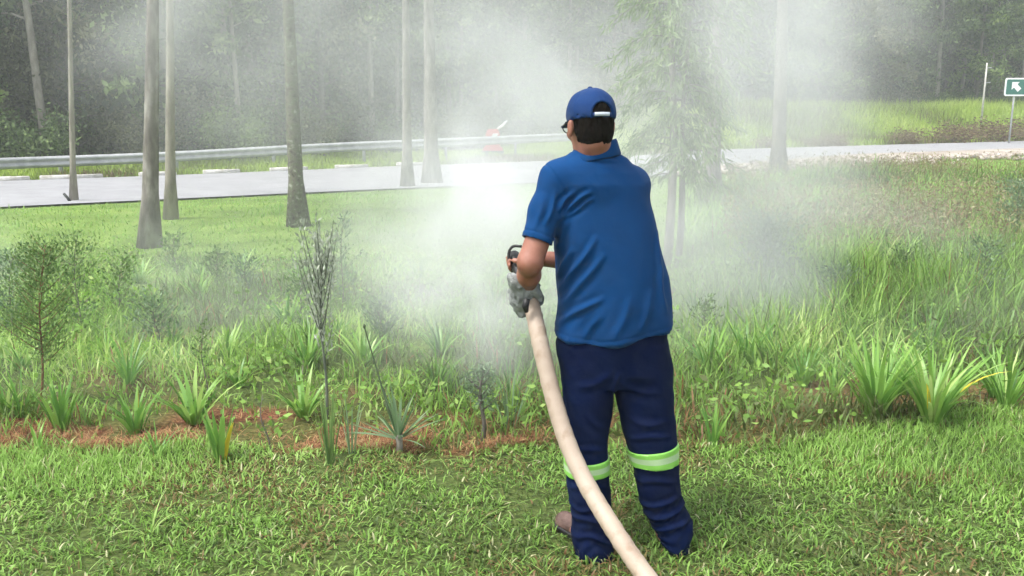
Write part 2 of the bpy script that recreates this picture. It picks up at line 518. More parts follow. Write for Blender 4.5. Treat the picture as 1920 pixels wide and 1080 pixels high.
def make_tree(name, H, trunk_r, crown0, crown_r, n_br, n_clump, n_leaf, lsize, bark, leafm, lean=(0, 0), loc=(0, 0, 0), aspect=0.5, bow=0.15, clump_s=0.34, trunk_name="trunk", droop=0.3):
    """Tapered trunk with limbs, and leaves clustered round the twigs."""
    root = empty(name, loc)
    hs_ = np.linspace(0, 1, 12)
    tp = np.stack([lean[0] * hs_ * H + bow * np.sin(hs_ * 3.0 + 0.5) * hs_, lean[1] * hs_ * H + bow * 0.6 * np.sin(hs_ * 4.0) * hs_, hs_ * H - 0.05], 1)
    parts = [tube(tp, trunk_r * (1 - 0.8 * hs_) * (1 + 0.6 * np.exp(-hs_ * H * 5)), 10, jitter=0.12)]
    centres = []
    for b in range(n_br):
        t = crown0 + (1 - crown0) * (b + rng.random()) / n_br
        t = min(t, 0.98)
        p0 = np.array([np.interp(t, hs_, tp[:, k]) for k in range(3)])
        az = b * 2.4 + rng.normal(0, 0.4)
        reach = crown_r * (0.55 + 0.6 * rng.random()) * math.sin(math.pi * (0.25 + 0.7 * (t - crown0) / (1 - crown0 + 1e-6)))
        rise = reach * (0.2 + 0.5 * rng.random())
        q = [p0 + np.array([math.cos(az) * reach * s, math.sin(az) * reach * s, rise * s - 0.25 * reach * s * s]) + rng.normal(0, 0.04 * reach, 3) * s for s in (0, 0.35, 0.7, 1.0)]
        parts.append(tube(q, trunk_r * (1 - t * 0.8) * np.array([0.45, 0.3, 0.18, 0.06]), 5, cap=False))
        for s in (0.45, 0.7, 0.9, 1.05):
            for _ in range(max(1, n_clump // 4)):
                centres.append(q[0] + (q[3] - q[0]) * s + rng.normal(0, 0.22 * crown_r * 0.6, 3) * np.array([1, 1, 0.8]))
    V, F, T = join_np(parts)
    obj(trunk_name, mesh_np(trunk_name, V, F, T, True), bark, root)
    centres = np.array(centres)
    per = max(1, n_leaf // len(centres))
    k = len(centres) * per
    cs = np.repeat(centres, per, 0)
    off = rng.normal(0, 1, (k, 3)) * clump_s * crown_r * 0.28
    off[:, 2] *= 0.6
    tone = np.repeat(rng.normal(0, 0.24, len(centres)), per)
    tn = np.clip(0.42 + tone + rng.normal(0, 0.12, k), 0, 1)
    V, F, T = leaves(cs + off, lsize * (0.6 + 0.8 * rng.random(k)), aspect, tint=tn, droop=droop)
    obj("crown", mesh_np("crown", V, F, T), leafm, root)
    return root

def ground_at(x, y, sink=0.0): return (x, y, float(height(x, y)) - sink)

# ------------------------------------------------------------------ forest behind the road
protos = [
    make_tree("forest_tree", 14, 0.17, 0.12, 3.0, 24, 8, 12000, 0.26, bark_dark, leaf_dark),
    make_tree("forest_tree", 12, 0.14, 0.08, 2.6, 22, 8, 11000, 0.24, bark_dark, leaf_mid),
    make_tree("forest_tree", 15, 0.15, 0.3, 2.4, 22, 8, 9000, 0.22, bark_pale, leaf_dark, bow=0.05),
    make_tree("forest_tree", 11, 0.15, 0.05, 2.8, 24, 12, 14000, 0.21, bark_dark, leaf_olive),
    make_tree("forest_tree", 13, 0.12, 0.35, 2.0, 16, 8, 5500, 0.2, bark_pale, leaf_pale, bow=0.05),
]
spots = []
def forest_base(x):
    return road_far(x) + np.interp(x, [-40, -20, -8, 4, 14, 60], [8.5, 8, 7.5, 10, 12, 14])
for row, (dy, step) in enumerate([(0.8, 3.3), (3.6, 3.0), (7, 3.2), (11, 3.6), (16, 4.2), (23, 5.0)]):
    x = -30 - row * 3
    while x < 48 + row * 5:
        xx = x + rng.normal(0, 0.7)
        yy = float(forest_base(xx)) + dy + rng.normal(0, 0.7)
        if abs(xx) < yy * 0.66 + 4:
            spots.append((xx, yy, row))
        x += step
kinds_by_row = [[4, 2, 3, 1, 0, 4], [2, 0, 1, 3, 0], [0, 1, 3, 2], [0, 0, 1, 3], [0, 1], [0, 0, 1]]
used = set()
for i, (x, y, row) in enumerate(spots):
    ks = kinds_by_row[row]
    if row <= 2 and -9 < x < 6: ks = [1, 4, 1, 4, 3]
    k = ks[int(rng.integers(len(ks)))]
    if row <= 1 and x < -6 and rng.random() < 0.6: k = [2, 4, 3][int(rng.integers(3))]
    if k not in used:
        t = protos[k]; used.add(k)
    else:
        t = copy_tree(protos[k])
    t.location = ground_at(x, y, 0.05)
    s = 0.85 + 0.35 * rng.random() + row * 0.04
    t.scale = (s * (0.9 + 0.2 * rng.random()), s * (0.9 + 0.2 * rng.random()), s)
    t.rotation_euler = (rng.normal(0, 0.02), rng.normal(0, 0.02), rng.random() * 6.28)
    what = ["dense dark forest tree", "bushy mid-green forest tree", "dark-crowned pale-trunked tree", "dull olive forest tree leafy to the ground", "slender pale-leaved forest tree"][k]
    where = "behind the guard rail" if x < -9 else ("behind the smoke" if x < 7 else "behind the bright bank")
    deep = "at the forest edge " if row <= 1 else "deep in the forest "
    tag(t, what + " " + deep + where, "tree", what + "s " + deep + where)

# undergrowth at the foot of the forest, one bush beside another
def make_bush(name, r, h, n_leaf, lsize, leafm, stems=7, loc=(0, 0, 0), bark=None, aspect=0.5):
    root = empty(name, loc)
    parts, cs = [], []
    for i in range(stems):
        az = i * 2.4 + rng.random()
        reach = r * (0.25 + 0.65 * rng.random())
        hh = h * (0.55 + 0.45 * rng.random())
        q = [np.array([math.cos(az) * reach * s ** 1.4, math.sin(az) * reach * s ** 1.4, hh * s]) for s in (0, 0.3, 0.6, 1.0)]
        parts.append(tube(q, h * 0.012 * np.array([1, 0.7, 0.5, 0.2]), 5, cap=False))
        for s in (0.25, 0.45, 0.65, 0.85, 1.0):
            c = q[0] + (q[3] - q[0]) * s
            cs.append(c + rng.normal(0, 0.13 * r, 3))
            cs.append(c + rng.normal(0, 0.22 * r, 3) * np.array([1, 1, 0.6]))
    V, F, T = join_np(parts)
    obj("stem", mesh_np("stem", V, F, T, True), bark or bark_dark, root)
    cs = np.array(cs); cs[:, 2] = np.maximum(cs[:, 2], 0.06 * h)
    per = max(1, n_leaf // len(cs)); k = per * len(cs)
    tone = np.repeat(rng.normal(0, 0.14, len(cs)), per)
    P = np.repeat(cs, per, 0) + rng.normal(0, 1, (k, 3)) * r * 0.17
    P[:, 2] = np.maximum(P[:, 2], 0.02)
    V, F, T = leaves(P, lsize * (0.6 + 0.8 * rng.random(k)), aspect, tint=np.clip(0.45 + tone + rng.normal(0, 0.17, k), 0, 1))
    obj("foliage", mesh_np("foliage", V, F, T), leafm, root)
    return root
bprotos = [make_bush("forest_shrub", 1.5, 2.0, 3800, 0.16, leaf_mid), make_bush("forest_shrub", 1.3, 1.5, 3000, 0.15, leaf_dark), make_bush("forest_shrub", 1.6, 2.4, 3600, 0.17, leaf_olive)]
usedb = set()
x = -31.0
while x < 46:
    for dy in (-1.0, 1.2):
        xx = x + rng.normal(0, 0.6); yy = float(forest_base(xx)) + dy + rng.normal(0, 0.4)
        if abs(xx) > yy * 0.66 + 3: continue
        k = int(rng.integers(3))
        t = bprotos[k] if k not in usedb else copy_tree(bprotos[k])
        usedb.add(k)
        s = 0.7 + 0.6 * rng.random()
        if dy < 0 and xx > 12: s *= 0.55
        t.location = ground_at(xx, yy, 0.05); t.scale = (s, s, s); t.rotation_euler = (0, 0, rng.random() * 6.28)
        what = ["leafy green shrub", "low dark shrub", "tall olive shrub"][k]
        where = "behind the guard rail" if xx < -9 else ("behind the smoke" if xx < 7 else "behind the bright bank")
        tag(t, what + " at the foot of the forest " + where, "shrub", what + "s at the foot of the forest " + where)
    x += 2.3

# low brown bushes at the foot of the bank, on the far side of the road
brown_leaf = leaf_mat("brown_leaves", [(0.0, (0.10, 0.06, 0.04)), (0.5, (0.20, 0.14, 0.085)), (1.0, (0.30, 0.27, 0.12))])
bb = make_bush("roadside_bush", 1.0, 0.8, 2200, 0.09, brown_leaf)
for i, (u, s, lab) in enumerate([(1440, 0.6, "small brownish bush by the road behind the lone dark trunk"), (1560, 0.7, "low brown bush at the road edge, left of the wide brown pair"), (1700, 0.8, "brown bush at the road edge between the lone trunk and the thin post"),
                               (1790, 1.05, "wide dark brown bush below and left of the thin post"), (1860, 1.2, "tallest brown bush, between the thin post and the road sign"), (1930, 1.1, "dark brown bush under the road sign")]):
    e_ = far_edge_at(u)
    t = bb if i == 0 else copy_tree(bb)
    x_, y_ = e_[0], e_[1] + 0.55
    t.location = ground_at(x_, y_, 0.03); t.scale = (s * 1.7, s * 1.0, s * 1.0)
    tag(t, lab, "bush", "brown bushes at the road edge below the bank")

# the mass of wood further up the slope, where no tree can be told from the next
N = 90000
px = rng.uniform(-75, 95, N); py = rng.uniform(0, 1, N)
yb = np.array([float(forest_base(q)) for q in np.linspace(-75, 95, 200)])
ybx = np.interp(px, np.linspace(-75, 95, 200), yb)
yy = ybx + 27 + py * 22
hz = height(px, yy)
P = np.stack([px, yy, hz + rng.random(N) ** 0.7 * (10 + 5 * vnoise2(px, yy, 0.25))], 1)
tn = np.clip(0.35 + 0.5 * (vnoise(P, 0.5) - 0.5) + rng.normal(0, 0.12, N), 0, 1)
V, F, T = leaves(P, 0.9 * (0.6 + 0.8 * rng.random(N)), 0.7, tint=tn)
far = obj("far_woods", mesh_np("far_woods", V, F, T), leaf_dark)
tag(far, "dark far-off wood covering the slope behind the forest edge", "woods", kind="stuff")

# ------------------------------------------------------------------ trees on the grass this side of the road
def road_tree(u, v, w_px, u_top, H, bark, leafm, label, crown0=0.5, n_leaf=2500, name="tree", cr=1.6, bow=0.1, lsize=0.12):
    b = G(u, v)
    dist_ = b[1]
    r = w_px / 2 / FPX * dist_ / math.cos(PITCH) * 1.0
    top = W(u_top, 0, dist_)
    lean = (top[0] - b[0]) / (top[2] - b[2])
    t = make_tree(name, H, r, crown0, cr, 14, 8, n_leaf, lsize, bark, leafm, lean=(lean, 0.0), loc=(b[0], b[1], b[2] - 0.02), bow=bow)
    tag(t, label, "tree", "single trees on the grass in front of the road")
    return t
road_tree(281, 463, 30, 279, 8.5, bark_grey, leaf_mid, "sturdy grey trunk on the lawn, nearest of the trees left of the man", 0.62)
road_tree(320, 411, 19, 312, 8.5, bark_pale, leaf_mid, "slender paler trunk just behind the sturdy grey trunk", 0.62)
road_tree(560, 424, 29, 528, 9.0, bark_moss, leaf_dark, "leaning mossy trunk with a tuft of weeds at its foot", 0.66, bow=0.22)
road_tree(138, 379, 11, 124, 9.5, bark_pale, leaf_mid, "thinnest pale trunk standing alone near the left side of the road", 0.75, n_leaf=1200)
road_tree(764, 352, 19, 757, 10.5, bark_grey, leaf_mid, "thin fog-dimmed trunk close beside a thicker one at the roadside", 0.6)
road_tree(810, 345, 28, 800, 11.0, bark_grey, leaf_mid, "thick fog-dimmed trunk right of a thinner one at the roadside", 0.6)
road_tree(1330, 380, 36, 1345, 9.0, bark_grey, leaf_mid, "thick trunk half hidden behind the drooping young tree", 0.6)
road_tree(1459, 338, 27, 1465, 11.0, bark_dark, leaf_mid, "dark lone trunk in front of the pale rubble strip right of the man", 0.6)

# short black stub leaning beside the thin pale tree
sb = G(140, 380)
V, F, T = tube([(0, 0, -0.03), (-0.06, 0, 0.1), (-0.14, 0, 0.2)], [0.035, 0.03, 0.03], 8)
o = obj("stake", mesh_np("stake", V, F, T, True), surf_mat("black_plastic", [(0.3, (0.012, 0.012, 0.013)), (0.7, (0.03, 0.03, 0.03))], 8, 0.6), loc=(sb[0] - 0.02, sb[1] - 0.1, sb[2]))
tag(o, "short black stake leaning beside the thin pale trunk", "stake")

# drooping young tree with narrow leaves right behind the man's shoulder
def weeping_tree():
    b = G(1250, 505)
    root = empty("weeping_tree", b)
    tag(root, "young tree with drooping narrow leaves right of the man's head", "tree", "single trees on the grass in front of the road")
    H = 4.6
    hs_ = np.linspace(0, 1, 14)
    stems, cs = [], []
    for k, (dx, lean) in enumerate([(0, -0.01), (0.10, 0.03)]):
        tp = np.stack([dx + lean * hs_ * H + 0.05 * np.sin(hs_ * 6 + k), 0.04 * np.sin(hs_ * 5 + k) + 0.08 * k, hs_ * H * (1 - 0.25 * k)], 1)
        stems.append(tube(tp, (0.055 - 0.012 * k) * (1 - 0.8 * hs_), 8))
        for j in range(46):
            t = 0.27 + 0.72 * (j + rng.random()) / 46
            p0 = np.array([np.interp(t, hs_, tp[:, q]) for q in range(3)])
            az = j * 2.4 + rng.normal(0, 0.4)
            reach = 0.48 + 0.36 * rng.random()
            q = np.array([p0 + np.array([math.cos(az) * reach * s, math.sin(az) * reach * s, 0.35 * reach * s - 0.75 * reach * s ** 2.2]) for s in np.linspace(0, 1, 7)])
            stems.append(tube(q, 0.009 * np.linspace(1, 0.25, 7), 4, cap=False))
            cs.append(q)
    V, F, T = join_np(stems)
    obj("trunk", mesh_np("trunk", V, F, T, True), bark_grey, root)
    P, D = [], []
    for q in cs:
        k = 120
        s = 0.12 + 0.9 * rng.random(k)
        pp = np.stack([np.interp(s, np.linspace(0, 1, 7), q[:, a]) for a in range(3)], 1) + rng.normal(0, 0.035, (k, 3))
        out = q[-1] - q[0]; out[2] = 0; out /= np.linalg.norm(out) + 1e-6
        dd = out[None] * 0.5 + rng.normal(0, 0.42, (k, 3)) + np.array([0, 0, -0.75])
        P.append(pp); D.append(dd)
    P = np.concatenate(P); D = np.concatenate(D)
    V, F, T = leaves(P, 0.07 + 0.075 * rng.random(len(P)), 0.14, dirs=D, tint=np.clip(0.5 + rng.normal(0, 0.22, len(P)), 0, 1))
    obj("crown", mesh_np("crown", V, F, T), leaf_mat("willow_leaves", [(0.0, (0.09, 0.16, 0.05)), (0.6, (0.22, 0.33, 0.11)), (1.0, (0.45, 0.55, 0.28))], 0.35, 0.4, 0.4), root)
weeping_tree()
# ------------------------------------------------------------------ grass of the mown lawn in front
def scatter(x0, x1, y0, y1, n, keep=None):
    x = rng.uniform(x0, x1, n); y = rng.uniform(y0, y1, n)
    if keep is not None:
        k = keep(x, y); x, y = x[k], y[k]
    return x, y
def on_ground(x, y, dz=0.0): return np.stack([x, y, height(x, y) + dz], 1)

turf_m = leaf_mat("lawn_blades", [(0.0, (0.20, 0.11, 0.05)), (0.12, (0.20, 0.17, 0.06)), (0.25, (0.08, 0.13, 0.03)), (0.5, (0.155, 0.275, 0.055)), (0.75, (0.235, 0.42, 0.075)), (0.92, (0.33, 0.50, 0.13)), (1.0, (0.5, 0.5, 0.28))], 0.35, 0.5, 0.3)
def in_lawn(x, y): return y < bed_edge(x) + 0.04
parts = []
for (x0, x1, y0, y1, n) in ((-3.4, 3.4, 2.5, 4.65, 95000), (-8, -3.2, 1, 5.2, 9000), (3.2, 9, 1, 5.6, 9000), (-3.4, 3.4, 0.8, 2.55, 9000)):
    x, y = scatter(x0, x1, y0, y1, n, in_lawn)
    # clumpy cover: thin and dark patches where the soil shows between the runners
    dens = vnoise2(x, y, 3.2, 5) * 0.6 + vnoise2(x, y, 11, 8) * 0.4
    lush = np.maximum(smooth(1.15, 1.9, x + 0.9 * (y - 3.7)) * smooth(3.25, 3.7, y - 0.12 * (2 - x)), smooth(-1.0, -1.9, x + 0.5 * (3.9 - y)) * smooth(3.4, 3.7, y))
    k = rng.random(len(x)) < np.clip(0.42 + 1.5 * (dens - 0.36) + lush, 0.16, 1)
    x, y, lush, dens = x[k], y[k], lush[k], dens[k]
    brown = smooth(0.62, 0.8, vnoise2(x, y, 2.6, 21)) * (1 - lush)
    brown = np.maximum(brown, np.exp(-(((x - 1.83) / 0.2) ** 2 + ((y - 3.62) / 0.07) ** 2)) * 1.2)
    t = 0.56 + 0.16 * rng.normal(0, 1, len(x)) + 0.2 * lush + 0.5 * (vnoise2(x, y, 1.3, 3) - 0.5)
    dead = rng.random(len(x)) < 0.04 + 0.45 * np.clip(brown, 0, 1)
    t = t + 0.35 * (vnoise2(x, y, 8.0, 77) - 0.5)
    t = np.where(dead, rng.random(len(x)) * 0.16, np.clip(t, 0.22, 0.93 - 0.1 * lush))
    t = np.where(rng.random(len(x)) < 0.03, 1.0, t)
    L = (0.022 + 0.026 * rng.random(len(x))) * (1 + 0.9 * lush)
    w = (0.0058 + 0.0045 * rng.random(len(x))) * (1 - 0.35 * lush)
    lean = np.abs(rng.normal(0.75, 0.4, len(x))) * (1 - 0.45 * lush)
    parts.append(blades(on_ground(x, y, rng.random(len(x)) * 0.014), L, w, lean, rng.normal(0.9, 0.5, len(x)), None, 3, t))
# runners: long stems that lie over the turf
x, y = scatter(-3.2, 3.2, 2.6, 4.4, 1500, in_lawn)
parts.append(blades(on_ground(x, y, 0.012), 0.08 + 0.10 * rng.random(len(x)), 0.003, 1.15 + 0.3 * rng.random(len(x)), 0.5, None, 4, np.where(rng.random(len(x)) < 0.4, 0.14, 0.9)))
V, F, T = join_np(parts)
lawn = obj("lawn_grass", mesh_np("lawn_grass", V, F, T), turf_m)
tag(lawn, "short broad-bladed mown grass the man stands on", "grass", kind="stuff")

# ------------------------------------------------------------------ short grass beyond the planting
verge_m = leaf_mat("meadow_blades", [(0.0, (0.16, 0.21, 0.06)), (0.5, (0.21, 0.37, 0.085)), (1.0, (0.32, 0.5, 0.13))], 0.4, 0.5, 0.2)
x, y = scatter(-22, 22, 8.0, 32, 90000, lambda x, y: (y < road_near(x) - 0.1) & (np.abs(x) < y * 0.68 + 2))
k = rng.random(len(x)) < np.clip(13.0 / y, 0, 1)
x, y = x[k], y[k]
t = 0.5 + 0.6 * (vnoise2(x, y, 0.7, 3) - 0.5) + rng.normal(0, 0.12, len(x))
V, F, T = blades(on_ground(x, y), (0.03 + 0.05 * rng.random(len(x))) * (1 + 1.2 * smooth(0.66, 0.8, vnoise2(x, y, 0.9, 31))), 0.010 + 0.012 * (y / 20), np.abs(rng.normal(0.5, 0.3, len(x))), 0.6, None, 2, np.clip(t, 0, 1))
mead = obj("meadow_grass", mesh_np("meadow_grass", V, F, T), verge_m)
tag(mead, "short pale green grass between the planting and the road", "grass", kind="stuff")

# tall bright grass on the verge beyond the road, left low, right high on the bank
bank_m = leaf_mat("bank_blades", [(0.0, (0.18, 0.13, 0.07)), (0.2, (0.18, 0.22, 0.05)), (0.6, (0.36, 0.50, 0.08)), (1.0, (0.50, 0.60, 0.16))], 0.45, 0.5, 0.2)
x = rng.uniform(-30, 48, 60000); d = rng.random(len(x))
fb = np.interp(x, np.linspace(-75, 95, 200), yb)
rf = road_far(x)
y = rf + 0.3 + d * (fb - rf)
k = (np.abs(x) < y * 0.66 + 3)
x, y, d = x[k], y[k], d[k]
right = smooth(2, 9, x)
tall = np.clip(right * (0.35 + 0.9 * smooth(0.25, 0.6, d)) + 0.35 * smooth(0.6, 1, d), 0.18, 1.2)
hgt = (0.18 + 0.75 * tall) * (0.6 + 0.6 * vnoise2(x, y, 0.5, 12)) * (0.7 + 0.5 * rng.random(len(x)))
t = 0.55 + 0.7 * (vnoise2(x, y, 0.35, 3) - 0.5) + rng.normal(0, 0.12, len(x)) - 0.45 * (1 - smooth(0.0, 0.35, d)) * smooth(0.3, 0.6, vnoise2(x, y, 0.4, 17))
V, F, T = blades(on_ground(x, y), hgt, 0.035 + 0.03 * rng.random(len(x)), np.abs(rng.normal(0.25, 0.2, len(x))), 0.5, None, 3, np.clip(t, 0, 1))
o = obj("verge_grass", mesh_np("verge_grass", V, F, T), bank_m)
tag(o, "bright tall grass on the bank beyond the road", "grass", kind="stuff")

# ------------------------------------------------------------------ planting bed: ground cover nobody could count
bed_m = leaf_mat("bed_blades", [(0.0, (0.30, 0.15, 0.08)), (0.1, (0.26, 0.17, 0.08)), (0.18, (0.12, 0.14, 0.05)), (0.45, (0.18, 0.33, 0.07)), (0.75, (0.31, 0.50, 0.10)), (1.0, (0.46, 0.56, 0.2))], 0.4, 0.5, 0.3)
parts = []
x, y = scatter(-7.5, 8, 4.0, 10.5, 100000, lambda x, y: (y > bed_edge(x) - 0.02) & (np.abs(x) < y * 0.66 + 1.2))
dd = y - bed_edge(x)
cl = vnoise2(x, y, 1.6, 2) * 0.6 + vnoise2(x, y, 5, 14) * 0.4
soilx = (1 - smooth(0.2, 0.8, dd)) * (1 - smooth(0.6, 1.8, x))
k = rng.random(len(x)) < np.clip(1.15 * smooth(0.28, 0.62, cl) + 0.2 - 0.25 * soilx, 0.12, 1) * np.clip(6.5 / y, 0.3, 1)
x, y, dd, cl, soilx = x[k], y[k], dd[k], cl[k], soilx[k]
tallx = smooth(1.4, 2.6, x) * smooth(0.3, 1.0, dd)
h = (0.05 + 0.16 * smooth(0.35, 0.75, cl) * (1 - 0.6 * soilx) + 0.30 * tallx) * (0.6 + 0.8 * rng.random(len(x)))
h *= 1 - 0.5 * smooth(8, 10, y) * (1 - tallx)
t = 0.55 + 0.8 * (vnoise2(x, y, 0.9, 40) - 0.5) + rng.normal(0, 0.16, len(x))
t = t - 0.32 * smooth(1.0, 1.6, x) * (1 - smooth(0.15, 0.45, dd))
t = np.where(rng.random(len(x)) < 0.03 + 0.35 * soilx, rng.random(len(x)) * 0.14, np.clip(t, 0.2, 1))
parts.append(blades(on_ground(x, y), h, 0.006 + 0.010 * rng.random(len(x)), np.abs(rng.normal(0.4, 0.3, len(x))), rng.normal(0.8, 0.4, len(x)), None, 3, t))
# small broad weeds between the blades
x, y = scatter(-7, 8, 4.1, 10, 34000, lambda x, y: (y > bed_edge(x) + 0.02) & (np.abs(x) < y * 0.66 + 1))
cl = vnoise2(x, y, 1.9, 51)
k = rng.random(len(x)) < smooth(0.4, 0.7, cl)
x, y, cl = x[k], y[k], cl[k]
P = on_ground(x, y, 0.02 + (0.06 + 0.22 * smooth(0.5, 0.8, cl)) * rng.random(len(x)))
parts.append(leaves(P, 0.025 + 0.04 * rng.random(len(x)), 0.5, tint=np.clip(0.5 + rng.normal(0, 0.18, len(x)), 0.2, 1)))
V, F, T = join_np(parts)
o = obj("undergrowth", mesh_np("undergrowth", V, F, T), bed_m)
tag(o, "mixed weeds and low grass covering the planting bed", "undergrowth", kind="stuff")

# dry clippings and reddish mulch along the edge of the bed
x, y = np.concatenate([np.stack(scatter(-4.5, 3.4, 3.98, 5.1, 24000)), np.stack(scatter(-4.5, 1.4, 3.98, 4.35, 34000))], 1)
dd = y - bed_edge(x)
pt = np.maximum(smooth(0.52, 0.7, vnoise2(x, y, 3.5, 2)), 0.05) * np.where(x < 0.35, 1, 0.25)
edge_ = (1 - smooth(0.10, 0.26, dd)) * np.where(x < 0.3, 1, 0.12) * smooth(0.42, 0.62, vnoise2(x, y * 0.5, 3.4, 88)) * (1 - 0.6 * smooth(-0.4, 0.3, x))
k = (dd > 0.0) & (rng.random(len(x)) < np.maximum(edge_, pt * (1 - smooth(0.35, 0.9, dd)) * 0.6))
x, y = x[k], y[k]
dd = y - bed_edge(x); ed_ = (1 - smooth(0.14, 0.3, dd)) * smooth(0.4, 0.75, vnoise2(x, y, 5.5, 19))
V, F, T = blades(on_ground(x, y, 0.05 * ed_ * rng.random(len(x))), 0.03 + 0.04 * rng.random(len(x)), 0.003 + 0.002 * rng.random(len(x)), 0.5 + 0.9 * rng.random(len(x)), 0.9, None, 3, np.clip(rng.random(len(x)) * 0.9 + 0.3 * (vnoise2(x, y, 7, 9) - 0.4), 0, 1))
o = obj("mulch", mesh_np("mulch", V, F, T), leaf_mat("dry_clippings", [(0.0, (0.12, 0.05, 0.03)), (0.45, (0.34, 0.16, 0.085)), (0.8, (0.42, 0.28, 0.13)), (1.0, (0.5, 0.42, 0.22))], 0.2, 0.8, 0.1))
tag(o, "reddish brown dry clippings along the edge of the lawn", "mulch", kind="stuff")

# dense green grass and reddish seed heads on the right
x, y = scatter(0.9, 13, 5.2, 22, 40000, lambda x, y: (x > 0.19 * y + 0.1 * (y > 0)) & (x < y * 0.66 + 1.5) & (y < road_near(x) - 1))
k = rng.random(len(x)) < np.clip(8.5 / y, 0, 1)
x, y = x[k], y[k]
t = 0.5 + 0.7 * (vnoise2(x, y, 0.8, 60) - 0.5) + rng.normal(0, 0.15, len(x))
h = (0.24 + 0.22 * smooth(1.5, 4, x)) * (0.5 + 0.9 * vnoise2(x, y, 1.1, 33)) * (0.7 + 0.6 * rng.random(len(x)))
V, F, T = blades(on_ground(x, y), h, 0.008 + 0.0011 * y, np.abs(rng.normal(0.3, 0.2, len(x))), rng.normal(0.8, 0.35, len(x)), None, 4, np.clip(t, 0.2, 1))
o = obj("tall_grass", mesh_np("tall_grass", V, F, T), bed_m)
tag(o, "dense tall green grass right of the man", "grass", kind="stuff")

seed_m = leaf_mat("seed_heads", [(0.0, (0.22, 0.13, 0.09)), (0.35, (0.26, 0.22, 0.11)), (0.7, (0.30, 0.31, 0.14)), (1.0, (0.45, 0.40, 0.26))], 0.4, 0.8, 0.1)
x, y = scatter(1.5, 14, 9.0, 24, 9000, lambda x, y: (x > 0.25 * y) & (x < y * 0.66 + 1.5) & (y < road_near(x) - 0.8))
k = rng.random(len(x)) < smooth(0.3, 0.6, vnoise2(x, y, 0.4, 71)) * 0.9 + 0.1
x, y = x[k], y[k]
h = 0.32 + 0.32 * rng.random(len(x))
g = on_ground(x, y)
st = blades(g, h, 0.008, 0.1 * rng.random(len(x)), 0.2, None, 2, rng.random(len(x)))
rep = 5
P = np.repeat(g, rep, 0); P[:, 2] += np.repeat(h, rep) * (0.7 + 0.35 * rng.random(len(P)))
P[:, :2] += rng.normal(0, 0.05, (len(P), 2))
hd = leaves(P, 0.05 + 0.05 * rng.random(len(P)), 0.25, droop=-0.8)
V, F, T = join_np([st, hd])
o = obj("seeding_grass", mesh_np("seeding_grass", V, F, T), seed_m)
tag(o, "reddish brown seeding grass between the tall grass and the road", "grass", kind="stuff")

# pale broken stones along the near side of the road on the right
x = rng.uniform(5.0, 26, 1500)
x = x[rng.random(len(x)) < smooth(0.35, 0.65, vnoise2(x, x * 0, 0.45, 5)) + 0.15]
y = road_near(x) - np.abs(rng.normal(0, 1.3, len(x))) + 0.35
parts = []
ico = np.array([(0, 0, 1), (.89, 0, .45), (.28, .85, .45), (-.72, .53, .45), (-.72, -.53, .45), (.28, -.85, .45)])
for a_, b_ in zip(x, y):
    s_ = 0.05 + 0.12 * rng.random() ** 2
    Vb, Fb, Tb = box_np(0, 0, 0, 1, 1, 1, 0.25)
    Vb = (Vb + rng.normal(0, 0.12, Vb.shape)) * np.array([s_ * (0.8 + rng.random()), s_ * (0.8 + rng.random()), s_ * 0.8])
    q = rng.random() * 6.28
    Vb = Vb @ np.array([[math.cos(q), math.sin(q), 0], [-math.sin(q), math.cos(q), 0], [0, 0, 1]]) + np.array([a_, b_, float(height(a_, b_)) + 0.03])
    parts.append((Vb, Fb, Tb))
V, F, T = join_np(parts)
o = obj("rubble", mesh_np("rubble", V, F, T), surf_mat("pale_rubble", [(0.3, (0.25, 0.20, 0.17)), (0.5, (0.38, 0.33, 0.29)), (0.7, (0.55, 0.5, 0.46))], 2.5, 0.9, 0.5))
tag(o, "pale broken stones along the near side of the road", "rubble", kind="stuff")

# ------------------------------------------------------------------ plants one can point to
lily_m = leaf_mat("strap_leaves", [(0.0, (0.75, 0.62, 0.06)), (0.06, (0.75, 0.62, 0.06)), (0.1, (0.08, 0.18, 0.04)), (0.5, (0.13, 0.29, 0.055)), (0.85, (0.26, 0.45, 0.09)), (1.0, (0.42, 0.55, 0.18))], 0.35, 0.4, 0.4)
grey_leaf = leaf_mat("blue_green_leaves", [(0.0, (0.08, 0.14, 0.065)), (0.6, (0.18, 0.28, 0.14)), (1.0, (0.33, 0.43, 0.26))], 0.3, 0.5, 0.4)
def clump(name, u, v, h_px, w_px, n, label, cat="plant", m=None, lw=0.022, curl=0.7, upright=0.35, yellow=0, group=None, tone=0.55, loc=None):
    b = G(u, v) if loc is None else np.array(loc)
    D = b[1] / 0.97
    h = (1.22 if h_px < 130 else 1.08) * h_px / FPX * D; w = w_px / 2 / FPX * D
    az = np.arange(n) * 2.4 + rng.normal(0, 0.25, n)
    lean = upright * (0.15 + rng.random(n) ** 0.8) * (w / h) * 1.5
    L = np.hypot(h, w * 0.5) * (0.7 + 0.42 * rng.random(n))
    base = np.stack([np.cos(az) * 0.02 * rng.random(n), np.sin(az) * 0.02 * rng.random(n), np.full(n, -0.01)], 1) * (1 + w * 4)
    tn = np.clip(tone + rng.normal(0, 0.15, n), 0.12, 1)
    if yellow: tn[rng.choice(n, yellow, False)] = 0.0
    V, F, T = blades(base, L, lw * (0.7 + 0.5 * rng.random(n)), lean, curl * (0.4 + rng.random(n)) , az, 7, tn)
    o = obj(name, mesh_np(name, V, F, T), m or lily_m, loc=tuple(b))
    tag(o, label, cat, group)
    return o
gl = "strap-leaved clumps along the front of the bed"
clump("lily_clump", 115, 808, 92, 95, 26, "upright green strap-leaved clump beside the foot of the small leafy tree", group=gl, curl=0.5)
clump("lily_clump", 255, 812, 75, 120, 26, "loose strap-leaved clump with yellow tips behind the grassy mulch patch", group=gl, yellow=1, curl=0.8)
